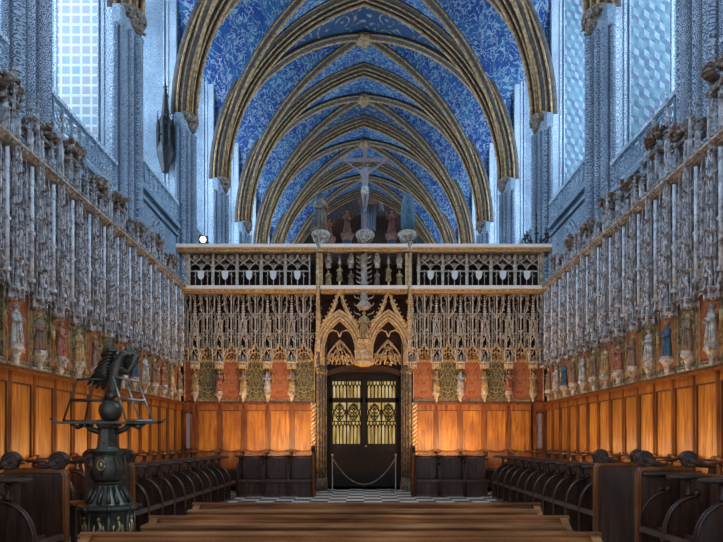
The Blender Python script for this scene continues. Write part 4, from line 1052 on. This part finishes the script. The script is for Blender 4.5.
# ------------------------------------------------------------------ organ far behind
t = thing('pipe_organ', 'dark red brown organ case with crowned towers and figures at the far end', 'organ', (.2, 71.5, 12))
g = MB()
P = [(-7.8, 0), (7.8, 0), (7.8, 11.5), (5.2, 12.5), (4.5, 14.2), (2, 15), (-2, 15), (-4.5, 14.2), (-5.2, 12.5), (-7.8, 11.5)]
g.prism(P, 1.2, 2.6, 'y'); g.box(-8.2, 8.2, .2, 2.4, -.5, 9.2); g.build('case', 'organwood', t)
for j, (x, zt, r) in enumerate(((-7.9, 14.2, .8), (-4.1, 12.2, .6), (-2.1, 12.6, .6), (0.3, 16.4, 1.0), (2.9, 12.6, .6), (6.2, 12.9, .7), (8.3, 14.0, .8))):
    g = MB(); g.lathe([(r * .5, zt - 3.6), (r * .7, zt - 3.2), (r * .72, zt - .7), (r * 1.0, zt - .55), (r * 1.15, zt - .3), (r * 1.2, zt), (r * .8, zt + .25), (r * .4, zt + .4)], (x, .4, 0), 12)
    for k in range(14): a = k * PI / 7; g.leaf((x + r * 1.1 * math.cos(a), .4 + r * 1.1 * math.sin(a), zt - .1), .3)
    tw = g.build('tower', 'organcrown', t)
    g = MB()
    for k in range(9):
        a = -PI + k * PI / 8; g.tube([(x + r * .72 * math.cos(a), .4 + r * .72 * math.sin(a), zt - 3.4), (x + r * .72 * math.cos(a), .4 + r * .72 * math.sin(a), zt - .7)], r * .13, 6)
    g.build('pipes', 'pipe', tw)
for j, (x, z, h) in enumerate(((-4.1, 12.5, 1.8), (-2.1, 12.9, 2.4), (2.9, 12.9, 2.4), (6.2, 13.2, 2.2), (1.7, 15.2, 1.8))):
    g = MB(); figure(g, h, j, x, .4, z)
    for s in (-1, 1): g.tube([(x + s * .2, .5, z + h * .7), (x + s * .55, .5, z + h * .95), (x + s * .6, .5, z + h * .6)], [.1, .14, .04], 6)
    g.build('trumpeting_figure', 'organcrown' if j < 4 else 'robe_white', t)

# ------------------------------------------------------------------ eagle lectern
t = thing('eagle_lectern', 'dark bronze lectern with a winged eagle on a globe and two sloping book racks', 'lectern', (-3.04, 7.6, 0))
def octo(g, prof, ph=PI / 8): g.lathe(prof, (0, 0, 0), 8, smooth=False, ph=ph)
g = MB(); octo(g, [(.34, 0), (.34, .06), (.30, .09), (.30, .12), (.285, .16), (.285, .56), (.30, .58), (.36, .61), (.35, .64), (.30, .66)])
for k in range(8):
    a = k * PI / 4 + PI / 8
    g.tube([(.29 * math.cos(a), .29 * math.sin(a), .12), (.29 * math.cos(a), .29 * math.sin(a), .58)], .022, 6)
    g.ball((.36 * math.cos(a), .36 * math.sin(a), .62), .03, 6, 5); g.ball((.35 * math.cos(a), .35 * math.sin(a), .05), .05, 8, 5)
base = g.build('octagonal_base', 'bronze', t)
g = MB()
for k in range(8):
    a = k * PI / 4; c, s = math.cos(a), math.sin(a); R_ = .272
    o = lambda u, z, d=0: (c * (R_ + d) - s * u, s * (R_ + d) + c * u, z)
    g.tube([o(0, .2), o(.04, .26), o(-.03, .33), o(.03, .40), o(0, .48)], [.02, .03, .02, .028, .015], 5); g.ball(o(0, .50), .028, 6, 5)
    for s2 in (-1, 1): g.tube([o(0, .3), o(s2 * .06, .36), o(s2 * .05, .43)], [.018, .014, .01], 5)
g.build('relief_figure', 'brass', base)
g = MB(); octo(g, [(.30, .64), (.27, .69), (.22, .76), (.165, .84), (.15, .88), (.165, .90), (.165, .92)])
for k in range(16): a = k * PI / 8; g.tube([(.27 * math.cos(a), .27 * math.sin(a), .68), (.215 * math.cos(a), .215 * math.sin(a), .77), (.155 * math.cos(a), .155 * math.sin(a), .87)], [.03, .022, .012], 5)
g.build('lobed_skirt', 'bronze', t)
g = MB(); g.lathe([(.15, .92), (.19, .96), (.205, 1.03), (.20, 1.10), (.18, 1.20), (.175, 1.24), (.20, 1.26), (.22, 1.28), (.21, 1.31)], (0, 0, 0), 16)
for k in range(8): a = k * PI / 4; g.tube([(.2 * math.cos(a), .2 * math.sin(a), 1.0), (.205 * math.cos(a + .15), .205 * math.sin(a + .15), 1.1), (.19 * math.cos(a), .19 * math.sin(a), 1.22)], .014, 5)
vb = g.build('vase_body', 'bronze', t)
g = MB(); c = (-.0, -.205, 1.12)
g.tube([(.045 * math.cos(q * PI / 6), -.205, 1.12 + .06 * math.sin(q * PI / 6)) for q in range(13)], .01, 5); g.ball((0, -.19, 1.12), .035, 8, 6, (1, .8, 1.3)); g.build('medallion', 'brass', vb)
g = MB(); octo(g, [(.19, 1.28), (.135, 1.31), (.125, 1.33), (.10, 1.54), (.12, 1.56), (.13, 1.60), (.10, 1.61)]); g.build('neck', 'bronze', t)
# shelf
g = MB(); g.box(-.60, .60, -.10, .10, 1.605, 1.63)
for s in (-1, 1):
    g.tube([(s * .08, 0, 1.50), (s * .2, 0, 1.54), (s * .27, 0, 1.60), (s * .36, 0, 1.56), (s * .45, 0, 1.61)], [.04, .035, .03, .03, .015], 6)
    g.tube([(s * .60, 0, 1.62), (s * .66, 0, 1.64), (s * .69, 0, 1.67)], [.02, .014, .006], 5)
    for k in range(5): g.leaf((s * (.1 + .07 * k), -.06, 1.585), .045)
g.build('shelf', 'bronze', t)
g = MB(); g.ball((.03, 0, 1.76), .135, 18, 12); g.build('globe', 'bronze', t)
def rack(cx0, cx1, tx0, tx1, mat, yb, zb=1.64, zt=2.14):
    g = MB(); yb0, yt = yb, yb * .8
    pt = lambda u, v: (cx0 * (1 - u) * (1 - v) + cx1 * u * (1 - v) + tx0 * (1 - u) * v + tx1 * u * v, yb0 * (1 - v) + yt * v, zb + (zt - zb) * v - .06 * u * v * (1 if mat == 'silver' else 0))
    for u in (0, .5, 1): g.tube([pt(u, 0), pt(u, 1)], .012, 5)
    for v in (0, .5, 1): g.tube([pt(0, v), pt(1, v)], .014 if v != .5 else .020, 5)
    g.build('book_rack', mat, t)
rack(-.58, -.06, -.40, -.02, 'bronze', .10, 1.64, 2.14)
rack(.26, .58, .10, .38, 'silver', -.12, 1.64, 2.16)  # brighter metal here puts the light on this rack into its colour
# eagle
J = [(.10, 0, 2.16), (.07, 0, 2.02), (.05, 0, 1.93), (.12, -.01, 2.30), (.17, -.02, 2.40), (.25, -.03, 2.45), (.31, -.04, 2.40),
     (.0, .02, 1.98), (.00, .0, 1.90), (.08, -.05, 1.90), (-.02, .05, 1.96), (-.08, .08, 1.86)]
E = [(0, 1), (1, 2), (0, 3), (3, 4), (4, 5), (5, 6), (2, 8), (2, 9), (1, 10), (10, 11), (1, 7)]
R = [.085, .075, .055, .08, .055, .05, .03, .04, .028, .028, .045, .02]
skin_body('eagle_body', J, E, R, 'bronze', t)
g = MB(); g.tube([(.31, -.04, 2.42), (.37, -.05, 2.40), (.385, -.05, 2.35)], [.03, .02, .004], 6)
g.tube([(.2, -.1, 2.22), (.3, -.12, 2.20), (.34, -.11, 2.30), (.36, -.1, 2.40)], [.05, .035, .028, .02], 6); g.build('beak', 'bronze', t)
def wing(pts_, th, name, seed):
    rr = random.Random(seed); g = MB()
    root, tips = pts_
    for k, tp in enumerate(tips):
        r0 = Vector(root[k]); tp = Vector(tp); md = (r0 + tp) / 2 + Vector((0, th, .03))
        g.tube([r0, md, tp], [.055, .06, .014], 6, flat=.35)
    g.build(name, 'bronze', t)
n = 9
root = [(.07 - .012 * k, -.02 + .01 * k, 2.47 - .035 * k) for k in range(n)]
tips = [(-.12 - .025 * k + (.04 * (k - 5) if k > 5 else 0), .14, 2.36 - .05 * k) for k in range(n)]
tips = [(-.05, .13, 2.44), (-.12, .13, 2.40), (-.18, .14, 2.32), (-.23, .14, 2.24), (-.28, .15, 2.15), (-.31, .15, 2.08), (-.27, .15, 2.05), (-.20, .14, 2.03), (-.12, .13, 2.02)]
wing((root, tips), .05, 'wing', 1)
g = MB(); g.tube([(.10, .05, 2.36), (.05, .08, 2.48), (.0, .09, 2.51), (-.06, .1, 2.48), (-.12, .11, 2.42)], [.05, .07, .075, .065, .03], 8, flat=.7); g.build('wing_edge', 'bronze', t)
root = [(.16 + .01 * k, .05, 2.36 - .025 * k) for k in range(6)]
tips = [(.14, .12, 2.50), (.20, .12, 2.54), (.27, .12, 2.54), (.33, .11, 2.50), (.36, .10, 2.44), (.35, .09, 2.36)]
wing((root, tips), .05, 'wing', 2)

# ------------------------------------------------------------------ benches
def bench(xc, L, y, lab):
    t = thing('choir_bench', lab, 'bench', (xc, y, 0), 0, 'plain wooden benches in the middle of the choir')
    h = L / 2
    g = MB(); g.box(-h, h, -.03, 0, .62, .80); g.tube([(-h, -.015, .80), (h, -.015, .80)], .022, 6); g.build('back_rail', 'benchwood', t)
    g = MB(); g.box(-h + (.0), h - .08, -.20, -.03, .735, .765); g.tube([(-h, -.20, .75), (h - .08, -.20, .75)], .016, 6); g.box(-h, h - .08, -.20, -.18, .64, .75); g.build('book_ledge', 'benchwood', t)
    g = MB(); g.box(-h, h, .06, .38, .42, .46); g.build('seat', 'benchwood', t)
    for s in (-1, -.33, .33, 1):
        x = s * (h - .05); g = MB(); inn = abs(s) < .9
        g.prism([(.38, 0), (.38, .42), (.0, .44), (.0, .60), (-.08, .60), (-.08, 0)] if inn else [(.38, 0), (.38, .42), (.0, .44), (.0, .80), (-.05, .80), (-.18, .72), (-.16, .66), (-.06, .60), (-.08, 0)], x - .03, x + .03, 'x'); g.build('leg', 'benchwood', t)
    g = MB(); g.box(-h + .05, h - .05, -.02, .02, .15, .25); g.build('stretcher', 'benchwood', t)
for k, (px0, px1, py) in enumerate(((193, 540, 504.5), (150, 568, 517.7), (82, 600, 534.5))):
    y = .6 * F / (py - 441); x0 = (px0 - 364) * y / F; x1 = (px1 - 364) * y / F
    bench((x0 + x1) / 2, x1 - x0, y, ['plain oak bench farthest from the near edge, closest to the portal', 'plain oak bench in the middle of three', 'longest looking plain oak bench, the nearest of three'][k])
# slim desk post on the left passage
t = thing('small_kneeler', 'small dark wooden ledge on a post beside the left scrolled stall end', 'kneeler', (-3.3, 7.05, 0))
g = MB(); g.box(-.16, .16, -.15, .15, .70, .73); g.build('ledge', 'framewood', t)
g = MB(); g.box(.08, .13, -.03, .03, 0, .70); g.box(-.13, -.08, -.03, .03, 0, .70); g.box(-.15, .15, -.12, .12, 0, .04); g.build('support', 'darkwood', t)

# ------------------------------------------------------------------ light
def area(name, loc, rot, sx_, sy_, power, col):
    l = bpy.data.lights.new(name, 'AREA'); l.shape = 'RECTANGLE'; l.size = sx_; l.size_y = sy_; l.energy = power; l.color = col
    o = bpy.data.objects.new(name, l); C.objects.link(o); o.location = loc; o.rotation_euler = rot; return o
WARM = (1.0, .60, .27)
def aim(o, d): o.rotation_euler = Vector(d).to_track_quat('-Z', 'Y').to_euler()
for sx in (-1, 1):
    for (y, ln) in ((14.2, 3.0), (10.6, 3.0), (7.2, 2.2)):
        o = area('stall_light', (sx * 4.0, y, 1.16), (0, 0, 0), .06, ln, (17 if sx < 0 else 24) * ln / 3, WARM)
        d = Vector((sx, 0, .75)).normalized()
        q = Matrix((Vector((0, 1, 0)).cross(-d), Vector((0, 1, 0)), -d)).transposed(); o.rotation_euler = q.to_euler()
    o = area('stall_light', (sx * 3.1, 17.05, 1.12), (0, 0, 0), 2.9, .06, 7 if sx < 0 else 12, WARM); aim(o, (0, 1, .8))
for x in (-2.2, 2.2): o = area('screen_light', (x, 16.2, 1.2), (0, 0, 0), 1.6, .15, 62, WARM); aim(o, (0, 1, 1.3))
o = area('portal_light', (0, 15.6, .12), (0, 0, 0), 1.0, .3, 3, WARM); aim(o, (0, 1, 1.2))
w = bpy.data.worlds.new('sky'); bpy.context.scene.world = w; w.use_nodes = True
bgd = w.node_tree.nodes['Background']; bgd.inputs[0].default_value = (.66, .80, 1, 1); bgd.inputs[1].default_value = .72

# ------------------------------------------------------------------ camera
cam = bpy.data.cameras.new('camera'); co = bpy.data.objects.new('camera', cam); C.objects.link(co)
co.location = (0, 0, 1.4); co.rotation_euler = (PI / 2, 0, 0)
cam.sensor_width = 36; cam.lens = 36 * F / 723; cam.shift_y = (441 - 271) / 723; cam.shift_x = -(364 - 361.5) / 723; cam.clip_end = 300
sc = bpy.context.scene; sc.camera = co
sc.view_settings.view_transform = 'Standard'; sc.view_settings.look = 'None'; sc.view_settings.gamma = 1; sc.view_settings.exposure = 0.4
